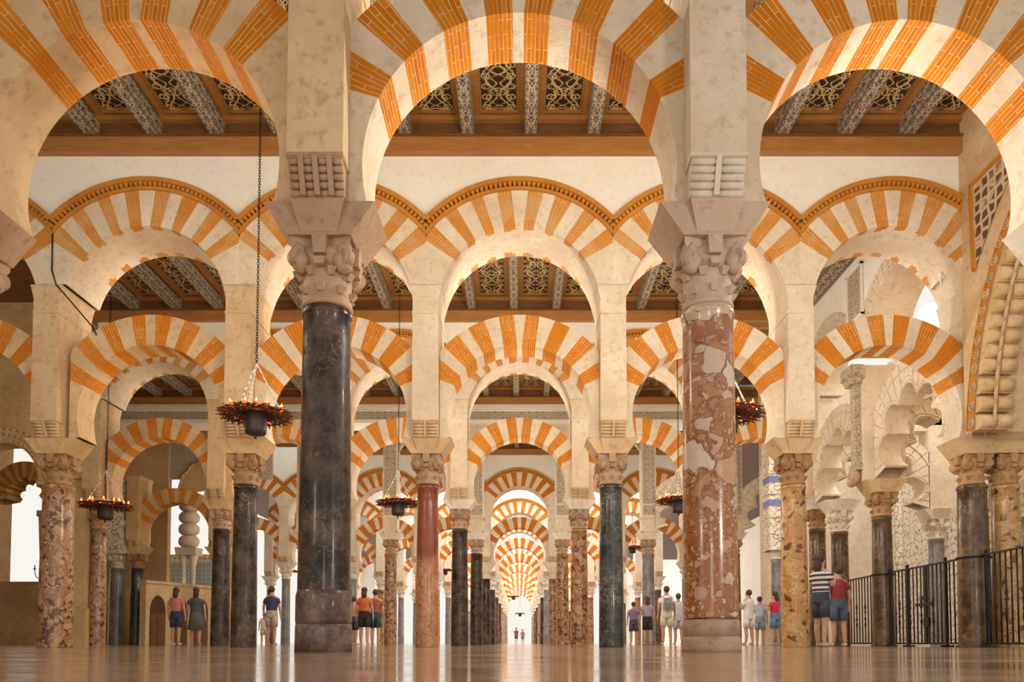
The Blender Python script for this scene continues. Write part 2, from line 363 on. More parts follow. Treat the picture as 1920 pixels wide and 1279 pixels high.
# ------------------------------------------------------------------ mesh helpers
class MB:
    def __init__(s): s.v = []; s.f = []; s.mi = []; s.uv = []; s.sm = []
    def quad(s, pts, mi=0, uv=None, sm=False):
        i = len(s.v); s.v += [tuple(p) for p in pts]; s.f.append(tuple(range(i, i + len(pts)))); s.mi.append(mi)
        s.uv.append(uv or [(p[0], p[2]) for p in pts]); s.sm.append(sm)
    def box(s, x0, x1, y0, y1, z0, z1, mi=0, taper=None, rot=None):
        t = taper or (0, 0)
        p = [(x0, y0, z0), (x1, y0, z0), (x1, y1, z0), (x0, y1, z0),
             (x0 - t[0], y0 - t[1], z1), (x1 + t[0], y0 - t[1], z1), (x1 + t[0], y1 + t[1], z1), (x0 - t[0], y1 + t[1], z1)]
        if rot is not None: p = [tuple(rot @ Vector(q)) for q in p]
        for f in ((0, 1, 5, 4), (1, 2, 6, 5), (2, 3, 7, 6), (3, 0, 4, 7), (4, 5, 6, 7), (3, 2, 1, 0)):
            s.quad([p[k] for k in f], mi)
    def frustum(s, a, b, mi=0):
        """two lists of the same length, bottom and top loops (counter-clockwise from above)"""
        n = len(a)
        for k in range(n):
            j = (k + 1) % n; s.quad([a[k], a[j], b[j], b[k]], mi)
        s.quad(list(b), mi); s.quad(list(reversed(a)), mi)
    def lathe(s, prof, n=24, cx=0, cy=0, mi=0, sm=True, ax=None):
        i0 = len(s.v)
        for r, z in prof:
            for k in range(n):
                a = 2 * PI * k / n; s.v.append((cx + r * math.cos(a), cy + r * math.sin(a), z))
        for j in range(len(prof) - 1):
            for k in range(n):
                a, b = i0 + j * n + k, i0 + j * n + (k + 1) % n
                s.f.append((a, b, b + n, a + n)); s.mi.append(mi); s.sm.append(sm)
                s.uv.append([(k / n, prof[j][1]), ((k + 1) / n, prof[j][1]), ((k + 1) / n, prof[j + 1][1]), (k / n, prof[j + 1][1])])
        for j, rev in ((0, True), (len(prof) - 1, False)):
            if prof[j][0] > 1e-4:
                l = [i0 + j * n + k for k in range(n)]
                if rev: l.reverse()
                s.f.append(tuple(l)); s.mi.append(mi); s.sm.append(False); s.uv.append([(0, 0)] * n)
    def tube(s, p, q, r0, r1=None, n=8, mi=0, sm=True):
        p, q = Vector(p), Vector(q); r1 = r0 if r1 is None else r1; d = q - p
        if d.length < 1e-6: return
        z = d.normalized(); x = z.orthogonal().normalized(); y = z.cross(x); i0 = len(s.v)
        for c, r in ((p, r0), (q, r1)):
            for k in range(n):
                a = 2 * PI * k / n; s.v.append(tuple(c + x * math.cos(a) * r + y * math.sin(a) * r))
        for k in range(n):
            a, b = i0 + k, i0 + (k + 1) % n
            s.f.append((a, b, b + n, a + n)); s.mi.append(mi); s.sm.append(sm); s.uv.append([(0, 0)] * 4)
        s.f.append(tuple(i0 + k for k in reversed(range(n)))); s.f.append(tuple(i0 + n + k for k in range(n)))
        s.mi += [mi, mi]; s.sm += [False, False]; s.uv += [[(0, 0)] * n, [(0, 0)] * n]
    def ball(s, c, r, mi=0, n=10, m_=7, sc_=(1, 1, 1)):
        i0 = len(s.v); c = Vector(c)
        for j in range(m_ + 1):
            t = PI * j / m_
            for k in range(n):
                a = 2 * PI * k / n
                s.v.append((c.x + r * sc_[0] * math.sin(t) * math.cos(a), c.y + r * sc_[1] * math.sin(t) * math.sin(a), c.z - r * sc_[2] * math.cos(t)))
        for j in range(m_):
            for k in range(n):
                a, b = i0 + j * n + k, i0 + j * n + (k + 1) % n
                s.f.append((a, b, b + n, a + n)); s.mi.append(mi); s.sm.append(True); s.uv.append([(0, 0)] * 4)
    def torus(s, c, R_, r, n=28, m_=6, mi=0, mat=None):
        i0 = len(s.v); mat = mat or Matrix()
        for k in range(n):
            a = 2 * PI * k / n
            for j in range(m_):
                b = 2 * PI * j / m_
                s.v.append(tuple(Vector(c) + (mat @ Vector(((R_ + r * math.cos(b)) * math.cos(a), (R_ + r * math.cos(b)) * math.sin(a), r * math.sin(b))))))
        for k in range(n):
            for j in range(m_):
                s.f.append((i0 + k * m_ + j, i0 + ((k + 1) % n) * m_ + j, i0 + ((k + 1) % n) * m_ + (j + 1) % m_, i0 + k * m_ + (j + 1) % m_))
                s.mi.append(mi); s.sm.append(True); s.uv.append([(0, 0)] * 4)
    def build(s, name, mats, parent=None, loc=(0, 0, 0), rz=0, **tags):
        me = D.meshes.new(name); me.from_pydata(s.v, [], s.f)
        for m in (mats if isinstance(mats, (list, tuple)) else [mats]): me.materials.append(M[m] if isinstance(m, str) else m)
        me.polygons.foreach_set('material_index', s.mi); me.polygons.foreach_set('use_smooth', s.sm)
        ul = me.uv_layers.new(name='UVMap'); flat = [c for f in s.uv for p in f for c in p]; ul.data.foreach_set('uv', flat)
        me.validate(); me.update()
        o = D.objects.new(name, me); C.objects.link(o); o.location = loc; o.rotation_euler = (0, 0, rz)
        if parent: o.parent = parent
        tag(o, **tags)
        return o


def tag(o, label=None, cat=None, group=None, kind=None):
    if label: o['label'] = label
    if cat: o['category'] = cat
    if group: o['group'] = group
    if kind or cat: o['kind'] = kind or 'thing'
    return o


def empty(name, loc, label, cat, group=None, rz=0):
    o = D.objects.new(name, None); C.objects.link(o); o.location = loc; o.rotation_euler = (0, 0, rz); o.empty_display_size = .2
    return tag(o, label, cat, group)


KIDS = {}
def child(parent, data_obj, name=None, mats=None):
    """copy of a mesh object parented to another thing"""
    c = data_obj.copy(); C.objects.link(c); c.parent = parent
    if name: c.name = name
    for k in ('label', 'category', 'group', 'kind'):
        if k in c: del c[k]
    return c


def copytree(o, loc, label, group=None, rz=None):
    r = o.copy(); C.objects.link(r); r.location = loc; r['label'] = label
    if rz is not None: r.rotation_euler = (0, 0, rz)
    if group: r['group'] = group
    for ch in list(o.children):
        c = ch.copy(); C.objects.link(c); c.parent = r
        for g in ch.children:
            d = g.copy(); C.objects.link(d); d.parent = c
    return r


def own_mats(o, mats):
    """give a mesh copy its own mesh data with other materials"""
    o.data = o.data.copy()
    for i, m in enumerate(mats): o.data.materials[i] = M[m]


# ------------------------------------------------------------------ arches
def polar(s, t, z, side):   # side False: arch in the plane of the arcades (s = x, t = y); True: arch running away from us (s = y, t = x)
    return (t, s, z) if side else (s, t, z)


HALF = 1.63


def arch_mb(rin, Rout, cz, T, segs, zbot, half=HALF, amax=None, sub=3, side=False, seed=0, rin_fn=None, jit=1.0, groove=False, plastered=0.):
    """segs: list of (angle0, angle1, material index) for the right-hand side, angle from the crown; mirrored to the left"""
    q = random.Random(seed); mb = MB(); y0, y1 = -T / 2, T / 2
    rf = rin_fn or (lambda a: rin)
    def outp(a, sg):
        ro = Rout
        if abs(math.sin(a)) > 1e-6: ro = min(Rout, half / abs(math.sin(a)))
        x = sg * ro * math.sin(a); z = cz + ro * math.cos(a)
        return x, max(z, zbot)
    def inp(a, sg):
        r = rf(a); return sg * r * math.sin(a), max(cz + r * math.cos(a), zbot)
    for sg in (-1, 1):
        ji = {}; jo = {}
        for a0, a1, mi in segs:
            for a in (a0, a1):
                if a not in ji: ji[a] = a + (q.uniform(-jit, jit) if 0 < a < 65 else 0); jo[a] = a + (q.uniform(-jit, jit) if 0 < a < 65 else 0)
            n = max(1, int(math.ceil((a1 - a0) / (9 / sub))))
            for k in range(n):
                f0, f1 = k / n, (k + 1) / n
                ai0 = R(ji[a0] + (ji[a1] - ji[a0]) * f0); ai1 = R(ji[a0] + (ji[a1] - ji[a0]) * f1)
                ao0 = R(jo[a0] + (jo[a1] - jo[a0]) * f0); ao1 = R(jo[a0] + (jo[a1] - jo[a0]) * f1)
                i0, i1, o0, o1 = inp(ai0, sg), inp(ai1, sg), outp(ao0, sg), outp(ao1, sg)
                ui0, ui1 = ai0 * Rout, ai1 * Rout
                P = lambda p, y: polar(p[0], y, p[1], side)
                lo0 = math.dist(i0, o0); lo1 = math.dist(i1, o1)
                for y, rev in ((y0, sg > 0), (y1, sg < 0)):
                    pts = [P(i0, y), P(i1, y), P(o1, y), P(o0, y)]; uv = [(ui0, 0), (ui1, 0), (ui1, lo1), (ui0, lo0)]
                    if side: rev = not rev
                    if rev: pts.reverse(); uv.reverse()
                    mb.quad(pts, mi, uv)
                pts = [P(i0, y0), P(i0, y1), P(i1, y1), P(i1, y0)]; uv = [(ui0, -T), (ui0, 0), (ui1, 0), (ui1, -T)]
                if (sg < 0) != side: pts.reverse(); uv.reverse()
                if mi == 1 and plastered:
                    lerp = lambda A, B_, f: tuple(a + (b - a) * f for a, b in zip(A, B_))
                    A, B2, C2, D2 = P(i0, y0), P(i0, y1), P(i1, y1), P(i1, y0); e = plastered * q.uniform(.7, 1.3) / T
                    for f0_, f1_, m_ in ((0, e, 1), (e, 1 - e, 0), (1 - e, 1, 1)):
                        pp = [lerp(A, B2, f0_), lerp(A, B2, f1_), lerp(D2, C2, f1_), lerp(D2, C2, f0_)]; uu = [(ui0, f0_ * T), (ui0, f1_ * T), (ui1, f1_ * T), (ui1, f0_ * T)]
                        if (sg < 0) != side: pp.reverse(); uu.reverse()
                        mb.quad(pp, m_, uu)
                else: mb.quad(pts, mi, uv, sm=False)
                pts = [P(o0, y0), P(o1, y0), P(o1, y1), P(o0, y1)]
                mb.quad(pts if (sg > 0) != side else pts[::-1], mi)
                if groove and k == 0 and a0 > 0:
                    w_ = .006; 
                    for y in (y0 - .004, y1 + .004):
                        d = Vector((o0[0] - i0[0], o0[1] - i0[1])); nrm = Vector((-d.y, d.x)).normalized() * w_
                        mb.quad([polar(i0[0] + nrm.x, y, i0[1] + nrm.y, side), polar(i0[0] - nrm.x, y, i0[1] - nrm.y, side),
                                 polar(o0[0] - nrm.x, y, o0[1] - nrm.y, side), polar(o0[0] + nrm.x, y, o0[1] + nrm.y, side)], groove)
    return mb


def stripe_segs(first, period, w_, n, amax):
    s = []; a = 0.
    for k in range(n):
        b0 = first + period * k - w_ / 2; b1 = b0 + w_
        s.append((a, b0, 0)); s.append((b0, b1, 1)); a = b1
    s.append((a, amax, 0)); return s


LZ, LR, LRO, LT = 4.11, 1.27, 1.82, .52
UZ, UR, URO, UT = 6.01, 1.40, 2.04, 1.0
HALF = 1.63
IMP = 3.70
LSEG = stripe_segs(7.3, 17.6, 9.5, 4, 108); USEG = stripe_segs(7.4, 14.7, 7.4, 4, 80)
LH = HALF - .225
lower_protos = [arch_mb(LR, LRO, LZ, LT, LSEG, IMP, half=LH, seed=k + 1) for k in range(3)]
lower_protos += [arch_mb(1.215, 1.80, 4.055, LT, stripe_segs(7.3, 17.6, 9.5, 3, 108), IMP, half=1.375, seed=11), arch_mb(1.30, 1.84, 4.03, LT, LSEG, IMP, half=1.408, seed=12), arch_mb(1.215, 1.80, 4.055, LT, LSEG, IMP, half=1.375, seed=13)]
upper_protos = [arch_mb(UR, URO, UZ, UT, USEG, 6.36, seed=k + 20, plastered=.13) for k in range(2)]
upper_protos += [arch_mb(UR, URO, UZ, UT, USEG, 6.36, half=1.58, seed=25, plastered=.13)]


def dentil_mb(cz=UZ, R0=URO, half=HALF, yf=-UT / 2):
    mb = MB()
    def ring(a0, a1, r0, r1, yb, ya, mi):
        s0, s1 = abs(math.sin(a0)), abs(math.sin(a1)); m0 = half / s0 if s0 > 1e-6 else 99; m1 = half / s1 if s1 > 1e-6 else 99
        if min(m0, m1) < r0 * .999: return
        p = []
        for a, m_ in ((a0, m0), (a1, m1)):
            for r in (r0, r1): rr = min(r, m_); p.append((rr * math.sin(a), cz + rr * math.cos(a)))
        i0, o0, i1, o1 = p
        mb.quad([(i0[0], ya, i0[1]), (i1[0], ya, i1[1]), (o1[0], ya, o1[1]), (o0[0], ya, o0[1])], mi)
        mb.quad([(i0[0], yb, i0[1]), (i1[0], yb, i1[1]), (i1[0], ya, i1[1]), (i0[0], ya, i0[1])], mi)
        mb.quad([(o0[0], ya, o0[1]), (o1[0], ya, o1[1]), (o1[0], yb, o1[1]), (o0[0], yb, o0[1])], mi)
        if mi == 2:
            mb.quad([(i0[0], yb, i0[1]), (i0[0], ya, i0[1]), (o0[0], ya, o0[1]), (o0[0], yb, o0[1])], mi)
            mb.quad([(i1[0], ya, i1[1]), (i1[0], yb, i1[1]), (o1[0], yb, o1[1]), (o1[0], ya, o1[1])], mi)
    N = 54
    for k in range(-N, N):
        a0, a1 = R(k * 1.2), R((k + 1) * 1.2)
        ring(a0, a1, R0, R0 + .06, yf + .1, yf - .03, 0)
        ring(a0, a1, R0 + .06, R0 + .12, yf + .1, yf + .01, 1)
        ring(a0, a1, R0 + .12, R0 + .195, yf + .1, yf - .10, 0)
    for k in range(-28, 29):
        a = R(k * 2.25); ring(a - R(.72), a + R(.72), R0 + .06, R0 + .12, yf + .05, yf - .065, 2)
    return mb


dentil_proto = dentil_mb().build('dentil_cornice', ['dentil', 'dark', 'dentil'])


def pier_mb(top=6.36, low=3.94):
    mb = MB()
    mb.box(-.225, .225, -.48, .48, low, 6.12)
    mb.box(-.225, .225, -.48, .48, 6.12, top - .03, taper=(.05, 0))
    mb.box(-.28, .28, -.49, .49, top - .03, top)
    mb.box(-.235, .235, -.492, .492, 5.85, 5.885)
    mb.box(-.225, .225, -.27, .27, IMP, low)
    return mb


def roll_mb(style=0):
    mb = MB()
    n = 5; h = .26 / n
    for k in range(n):
        z = 3.69 + h * (k + .5); out = .36 + .12 * ((k + .6) / n) ** .8
        strips = ((-.215, -.02), (.02, .215)) if style == 0 else ((-.215, -.13), (-.10, -.02), (.02, .10), (.13, .215))
        for x0, x1 in strips:
            mb.tube((x0, -out + h * .5, z), (x1, -out + h * .5, z), h * .54, n=10)
            mb.box(x0 + .004, x1 - .004, -out + h * .5, -.2, z - h / 2, z + h / 2)
    for xs in ((0,) if style == 0 else (-.115, 0, .115)):
        mb.frustum([(xs - .022, -.39, 3.69), (xs + .022, -.39, 3.69), (xs + .022, -.2, 3.69), (xs - .022, -.2, 3.69)],
                   [(xs - .022, -.495, 3.95), (xs + .022, -.495, 3.95), (xs + .022, -.2, 3.95), (xs - .022, -.2, 3.95)])
    mb.box(-.228, .228, -.49, -.2, 3.945, 3.975)
    return mb


pier_proto = pier_mb().build('pier_block', 'stone_w'); corbel_protos = [roll_mb(0).build('roll_corbel', 'cap_w'), roll_mb(1).build('roll_corbel', 'cap')]


def impost_mb():
    mb = MB(); z0, z1 = 3.43, IMP
    a = [(-.26, -.27, z0), (.26, -.27, z0), (.26, .27, z0), (-.26, .27, z0)]
    b = [(-.455, -.29, z1), (.455, -.29, z1), (.455, .29, z1), (-.455, .29, z1)]
    mb.frustum(a, b)
    for s_ in (-1, 1):
        a = [(-.15, .0, z0 + .02), (.15, .0, z0 + .02), (.15, s_ * .275, z0 + .02), (-.15, s_ * .275, z0 + .02)]
        b = [(-.225, .0, z1 + .01), (.225, .0, z1 + .01), (.225, s_ * .36, z1 + .01), (-.225, s_ * .36, z1 + .01)]
        if s_ < 0: a.reverse(); b.reverse()
        mb.frustum(a, b)
    return mb


def capital_mb(z0=2.9, z1=3.43, rb=.2, seed=0):
    mb = MB(); H = z1 - z0
    mb.lathe([(rb * .98, z0), (rb * 1.08, z0 + .015), (rb * 1.08, z0 + .035), (rb, z0 + .05), (rb * 1.0, z0 + H * .35), (rb * 1.05, z0 + H * .6),
              (rb * 1.2, z0 + H * .78), (rb * 1.25, z0 + H * .86)], 24)
    q = random.Random(seed)
    # two rows of stubby leaf tips
    for row, (zz, rr, w_, n, off) in enumerate(((z0 + H * .27, rb * 1.02, .036, 8, 0), (z0 + H * .53, rb * 1.05, .038, 8, PI / 8))):
        for k in range(n):
            a = off + 2 * PI * k / n; rot = Matrix.Rotation(a, 4, 'Z')
            pts0 = [(rr - .03, -w_ * .6, zz - .05), (rr + .012, -w_ * .6, zz - .05), (rr + .012, w_ * .6, zz - .05), (rr - .03, w_ * .6, zz - .05)]
            pts1 = [(rr - .03, -w_, zz + .005), (rr + .05, -w_, zz + .005), (rr + .05, w_, zz + .005), (rr - .03, w_, zz + .005)]
            T_ = lambda ps: [tuple(rot @ Vector(p)) for p in ps]
            mb.frustum(T_(pts0), T_(pts1))
            # leaf stalk below the tip, bell-hugging
            p0 = [(rr - .03, -w_ * .8, zz - .17), (rr + .008, -w_ * .8, zz - .17), (rr + .008, w_ * .8, zz - .17), (rr - .03, w_ * .8, zz - .17)]
            p1 = [(rr - .03, -w_ * .9, zz - .04), (rr + .012, -w_ * .9, zz - .04), (rr + .012, w_ * .9, zz - .04), (rr - .03, w_ * .9, zz - .04)]
    # corner volutes
    for k in range(4):
        a = PI / 4 + k * PI / 2; rot = Matrix.Rotation(a, 4, 'Z')
        c = rot @ Vector((rb * 1.42, 0, z0 + H * .70))
        for s_ in (-1, 1):
            n_ = rot @ Vector((0, s_ * .045, 0)); p = c + n_; q2 = c - n_ * .2
            mb.tube(tuple(q2), tuple(p), .075, .068, 14)
            mb.tube(tuple(p), tuple(p + n_ * .35), .03, .02, 10)
        mb.ball(tuple(rot @ Vector((rb * 1.22, 0, z0 + H * .66))), .085, sc_=(1, 1, 1.15))
        c2 = rot @ Vector((rb * 1.1, 0, z0 + H * .8)); c3 = rot @ Vector((rb * 1.55, 0, z0 + H * .88))
        mb.tube(tuple(c2), tuple(c3), .06, .05, 10)
    # abacus with concave sides and a boss on each
    ht = .05; L = []
    hc = rb * 1.45
    for k in range(4):
        a0 = PI / 4 + k * PI / 2; p = Vector((math.cos(a0), math.sin(a0))) * hc * 1.22; r_ = Vector((math.cos(a0 + PI / 2), math.sin(a0 + PI / 2))) * hc * 1.22
        for t in range(6):
            f = t / 6; pt = p * (1 - f) + r_ * f; dep = 1 - .24 * math.sin(PI * f); L.append((pt.x * dep, pt.y * dep))
    mb.frustum([(x * .93, y * .93, z1 - ht * 1.7) for x, y in L], [(x, y, z1 - ht * .9) for x, y in L])
    mb.frustum([(x, y, z1 - ht * .9) for x, y in L], [(x, y, z1) for x, y in L])
    for k in range(4):
        rot = Matrix.Rotation(k * PI / 2, 4, 'Z'); xx = rb * 1.12
        mb.box(xx - .05, xx + .05, -.05, .05, z1 - .15, z1, taper=(.01, .012), rot=rot)
        mb.box(xx, xx + .05, -.035, .035, z1 - .24, z1 - .19, taper=(.012, .012), rot=rot)
    return mb


impost_proto = impost_mb().build('impost_block', 'cap_w'); cap_protos = {}


def shaft_mb(rb, rt, z0, z1):
    mb = MB(); pr = [(rb * 1.0, z0)]
    for k in range(13):
        f = k / 12; pr.append((rb + (rt - rb) * f ** 1.25, z0 + .01 + (z1 - z0 - .09) * f))
    pr += [(rt * 1.05, z1 - .065), (rt * 1.07, z1 - .045), (rt * 1.05, z1 - .02), (rt * 1.0, z1)]
    mb.lathe(pr, 40); return mb


def get_cap(mat, rb=.2):
    key = (mat, round(rb, 2))
    if key not in cap_protos: cap_protos[key] = capital_mb(rb=rb, seed=len(cap_protos)).build('capital', mat)
    return cap_protos[key]


shafts = {}
def column(x, y, label, mat='black', capm='cap', rb=.225, rt=.195, impm='cap_w', base=None, group=None, zt=2.9, imp=True):
    t = empty('marble_column', (x, y, 0), label, 'column', group)
    z0 = 0.0
    if base == 'left':
        mb = MB()
        mb.lathe([(.235, 0), (.233, .1), (.232, .2), (.228, .235)], 40)
        mb.lathe([(.229, .237), (.232, .27), (.23, .47), (.216, .52)], 40)
        mb.build('base', 'base_d', t); z0 = .505
    elif base == 'right':
        mb = MB(); mb.lathe([(.246, 0), (.24, .05), (.244, .09), (.236, .13)], 36)
        mb.lathe([(.234, .13), (.234, .25), (.222, .27)], 40); mb.build('base', M['base_t'], t); z0 = .28
    elif base == 'slim':
        mb = MB(); mb.lathe([(rb * 1.25, 0), (rb * 1.25, .06), (rb * 1.1, .09), (rb * 1.18, .13), (rb * 1.0, .17)], 32); mb.build('base', impm, t); z0 = .16
    key = (round(rb, 3), round(rt, 3), z0, zt, mat)
    if key not in shafts: shafts[key] = shaft_mb(rb, rt, z0, zt).build('shaft', mat, t)
    else: child(t, shafts[key], 'shaft')
    c = child(t, get_cap(capm), 'capital'); c.location = (0, 0, zt - 2.9)
    if imp:
        i = child(t, impost_proto, 'impost_block'); i.location = (0, 0, zt - 2.9)
        if impm != 'cap_w': own_mats(i, [impm])
    return t


def pier(x, y, label, mat='stone_w', style=0, group=None, corb='cap_w', z=0.):
    t = empty('stone_pier', (x, y, IMP + z), label, 'pier', group)
    p = child(t, pier_proto, 'pier_block'); p.location = (0, 0, -IMP)
    if mat != 'stone_w': own_mats(p, [mat])
    for rz in (0, PI):
        c = child(t, corbel_protos[style], 'roll_corbel'); c.location = (0, 0, -IMP); c.rotation_euler = (0, 0, rz)
        own_mats(c, [corb])
    return t


M['base_t'] = stone('tan_base_stone', (.5, .36, .25), (.34, .22, .14), (.22, .13, .08), .55)
arch_cache = {}


def arch(kind, x, y, label, mats, idx=0, group=None, dent=False, z=0., sx=1.):
    key = (kind, idx, mats)
    if key not in arch_cache:
        mb = (lower_protos if kind == 'lower' else upper_protos)[idx]
        o = mb.build('horseshoe_arch' if kind == 'lower' else 'upper_arch', list(mats), loc=(x, y, z)); arch_cache[key] = o
        tag(o, label, 'arch', group)
    else:
        o = arch_cache[key].copy(); C.objects.link(o); o.location = (x, y, z); tag(o, label, 'arch', group)
        for ch in list(o.children): pass
    o.scale = (sx, 1, 1)
    if dent:
        child(o, dentil_proto, 'dentil_cornice')
    return o


def wall_over(name, y, bays, mat='plaster', ztop=9.6, half=HALF, lift=0.):
    """plaster wall above the scalloped row of upper arches"""
    mb = MB(); n = 16
    for cx in bays:
        for k in range(n):
            xs = [-half + 2 * half * (k + j) / n for j in (0, 1)]
            zs = [UZ + lift + math.sqrt(URO ** 2 - x * x) - .01 for x in xs]
            for yy, rev in ((-UT / 2 + .05, False), (UT / 2 - .02, True)):
                pts = [(cx + xs[0], yy, zs[0]), (cx + xs[1], yy, zs[1]), (cx + xs[1], yy, ztop), (cx + xs[0], yy, ztop)]
                mb.quad(pts[::-1] if rev else pts)
    x0, x1 = min(bays) - half, max(bays) + half
    mb.quad([(x0, -UT / 2 + .05, ztop), (x1, -UT / 2 + .05, ztop), (x1, UT / 2 - .02, ztop), (x0, UT / 2 - .02, ztop)])
    for xx, dx in ((x0, 1), (x1, -1)):
        zz = UZ + lift + math.sqrt(URO ** 2 - half * half) - .01
        pts = [(xx, -UT / 2 + .05, zz), (xx, UT / 2 - .02, zz), (xx, UT / 2 - .02, ztop), (xx, -UT / 2 + .05, ztop)]; mb.quad(pts[::-1] if dx > 0 else pts)
    for cx in bays:
        for k in range(n):
            xs = [-half + 2 * half * (k + j) / n for j in (0, 1)]; zs = [UZ + lift + math.sqrt(URO ** 2 - x * x) - .01 for x in xs]
            mb.quad([(cx + xs[0], -UT / 2 + .05, zs[0]), (cx + xs[0], UT / 2 - .02, zs[0]), (cx + xs[1], UT / 2 - .02, zs[1]), (cx + xs[1], -UT / 2 + .05, zs[1])])
    return mb.build(name, mat, loc=(0, y, 0), kind='structure')


# ------------------------------------------------------------------ the arcades
ORD = ['nearest', 'second', 'third', 'fourth', 'fifth', 'sixth', 'seventh', 'eighth', 'ninth', 'tenth', 'eleventh', 'twelfth']
NTH = ['first', 'second', 'third', 'fourth', 'fifth', 'sixth', 'seventh', 'eighth', 'ninth', 'tenth', 'eleventh', 'twelfth', 'thirteenth', 'fourteenth', 'fifteenth', 'sixteenth', 'seventeenth', 'eighteenth', 'nineteenth', 'twentieth', 'twenty-first', 'twenty-second']


def posword(x):
    k = round(x / 3.3)
    if k == 0: return 'over the central aisle'
    n = abs(k); sd = 'right' if k > 0 else 'left'
    return ['just %s of the middle' % sd, 'two bays %s of the middle' % sd, 'three bays %s of the middle' % sd, 'four bays %s of the middle' % sd, 'five bays %s of the middle' % sd][n - 1]


def colword(x):
    k = round((x - 1.65) / 3.3) if x > 0 else round((x + 1.65) / 3.3)
    sd = 'right' if x > 0 else 'left'
    return ['just %s of the central aisle' % sd, 'second %s of the central aisle' % sd, 'third %s of the central aisle' % sd, 'fourth %s of the central aisle' % sd, 'fifth %s of the central aisle' % sd][abs(k)]


CN = {'black': 'black polished marble', 'black2': 'black marble white-veined', 'grey': 'grey marble', 'pink': 'pink and red breccia', 'tan': 'tan brecciated marble',
      'ochre': 'ochre yellow breccia', 'brown': 'dark brown marble', 'red': 'plain red marble'}
# plane 1
column(-1.645, YP[0], 'big black polished marble column with a two-block base in the foreground', 'black', 'cap', .218, .197, base='left', impm='cap')
column(1.61, YP[0], 'big pink and red breccia column with a chipped low base in the foreground', 'pink', 'cap_r', .228, .211, base='right', impm='cap_r')
for x, m in ((-4.8, 'tan'), (4.8, 'tan')):
    column(x, YP[0], 'foreground arcade column mostly out of frame at the %s edge, its impost showing' % ('left' if x < 0 else 'right'), m, 'cap', impm='cap' if x < 0 else 'cap_w')
for x in (-4.8, -1.63, 1.59, 4.8):
    pier(x, YP[0], {-4.8: 'stone pier of the nearest arcade at the left edge of the view', -1.63: 'stone pier standing on the big black foreground column',
                    1.59: 'stone pier standing on the big pink breccia foreground column', 4.8: 'stone pier of the nearest arcade at the right edge of the view'}[x],
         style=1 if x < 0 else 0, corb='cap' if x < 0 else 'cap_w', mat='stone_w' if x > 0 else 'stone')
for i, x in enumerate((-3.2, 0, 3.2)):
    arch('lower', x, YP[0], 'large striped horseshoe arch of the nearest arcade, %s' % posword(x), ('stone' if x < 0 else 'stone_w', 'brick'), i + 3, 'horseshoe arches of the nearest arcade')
    arch('upper', x, YP[0], 'upper arch of the nearest arcade %s, mostly above the view' % posword(x), ('stone_w', 'brick_f'), 2, 'upper arches of the nearest arcade')
wall_over('wall_front', YP[0], (-3.2, 0, 3.2), half=1.6)

rows = {
    1: dict(cols=[(-11.41, 'tan', 'cap_b', .24), (-8.3, 'tan', 'cap_b', .28), (-4.93, 'black', 'cap_b', .225), (-1.65, 'red', 'cap', .21), (1.645, 'black2', 'cap', .225), (4.93, 'ochre', 'cap_b', .24), (8.15, 'brown', 'cap_b', .27)],
            bays=[-9.855, -6.57, -3.285, 0, 3.285, 6.57]),
    2: dict(cols=[(-11.5, 'tan', 'cap_b', .21), (-8.15, 'black', 'cap', .25), (-4.89, 'grey', 'cap', .24), (-1.63, 'black', 'cap', .24), (1.63, 'tan', 'cap', .25), (4.89, 'brown', 'cap', .24), (8.15, 'brown', 'cap_b', .24)],
            bays=[-9.78, -6.52, -3.26, 0, 3.26, 6.52]),
}
for p in range(4, 12):
    xs = (-14.67, -11.41, -8.15, -4.89, -1.63, 1.63, 4.89, 8.15) if p in (4, 5, 6) else (-8.15, -4.89, -1.63, 1.63, 4.89, 8.15) if p < 8 else (-4.89, -1.63, 1.63, 4.89)
    ms = ['grey', 'black', 'tan', 'brown', 'grey', 'tan', 'black']
    rows[p] = dict(cols=[(x, ms[(i * 3 + p * 2) % 7], 'cap_w', .225) for i, x in enumerate(xs)], bays=[(a + b) / 2 for a, b in zip(xs, xs[1:])])
for p, rw in rows.items():
    y = YP[p]; far = p >= 4
    for x, m, cm, rb in rw['cols']:
        lab = '%s column of the %s arcade, %s' % (CN[m], ORD[p], colword(x))
        sty = 0 if x > -2 else 1
        warm = p <= 2 and x < -4
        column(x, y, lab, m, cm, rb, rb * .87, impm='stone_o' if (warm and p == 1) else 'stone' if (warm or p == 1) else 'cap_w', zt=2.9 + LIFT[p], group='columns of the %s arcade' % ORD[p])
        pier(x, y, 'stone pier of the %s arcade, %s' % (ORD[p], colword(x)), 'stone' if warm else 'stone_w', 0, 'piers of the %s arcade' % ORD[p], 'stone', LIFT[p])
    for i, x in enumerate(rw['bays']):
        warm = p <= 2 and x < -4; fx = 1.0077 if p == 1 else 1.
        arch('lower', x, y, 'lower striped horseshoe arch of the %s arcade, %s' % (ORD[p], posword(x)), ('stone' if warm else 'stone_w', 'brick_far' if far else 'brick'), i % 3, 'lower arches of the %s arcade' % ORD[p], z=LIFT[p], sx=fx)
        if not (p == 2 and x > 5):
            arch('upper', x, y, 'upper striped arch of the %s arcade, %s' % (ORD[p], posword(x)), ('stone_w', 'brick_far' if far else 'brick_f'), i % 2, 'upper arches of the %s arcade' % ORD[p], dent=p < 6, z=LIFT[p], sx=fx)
    wall_over('wall_' + ORD[p], y, [b for b in rw['bays'] if not (p == 2 and b > 5)], lift=LIFT[p], half=HALF * (1.0077 if p == 1 else 1))


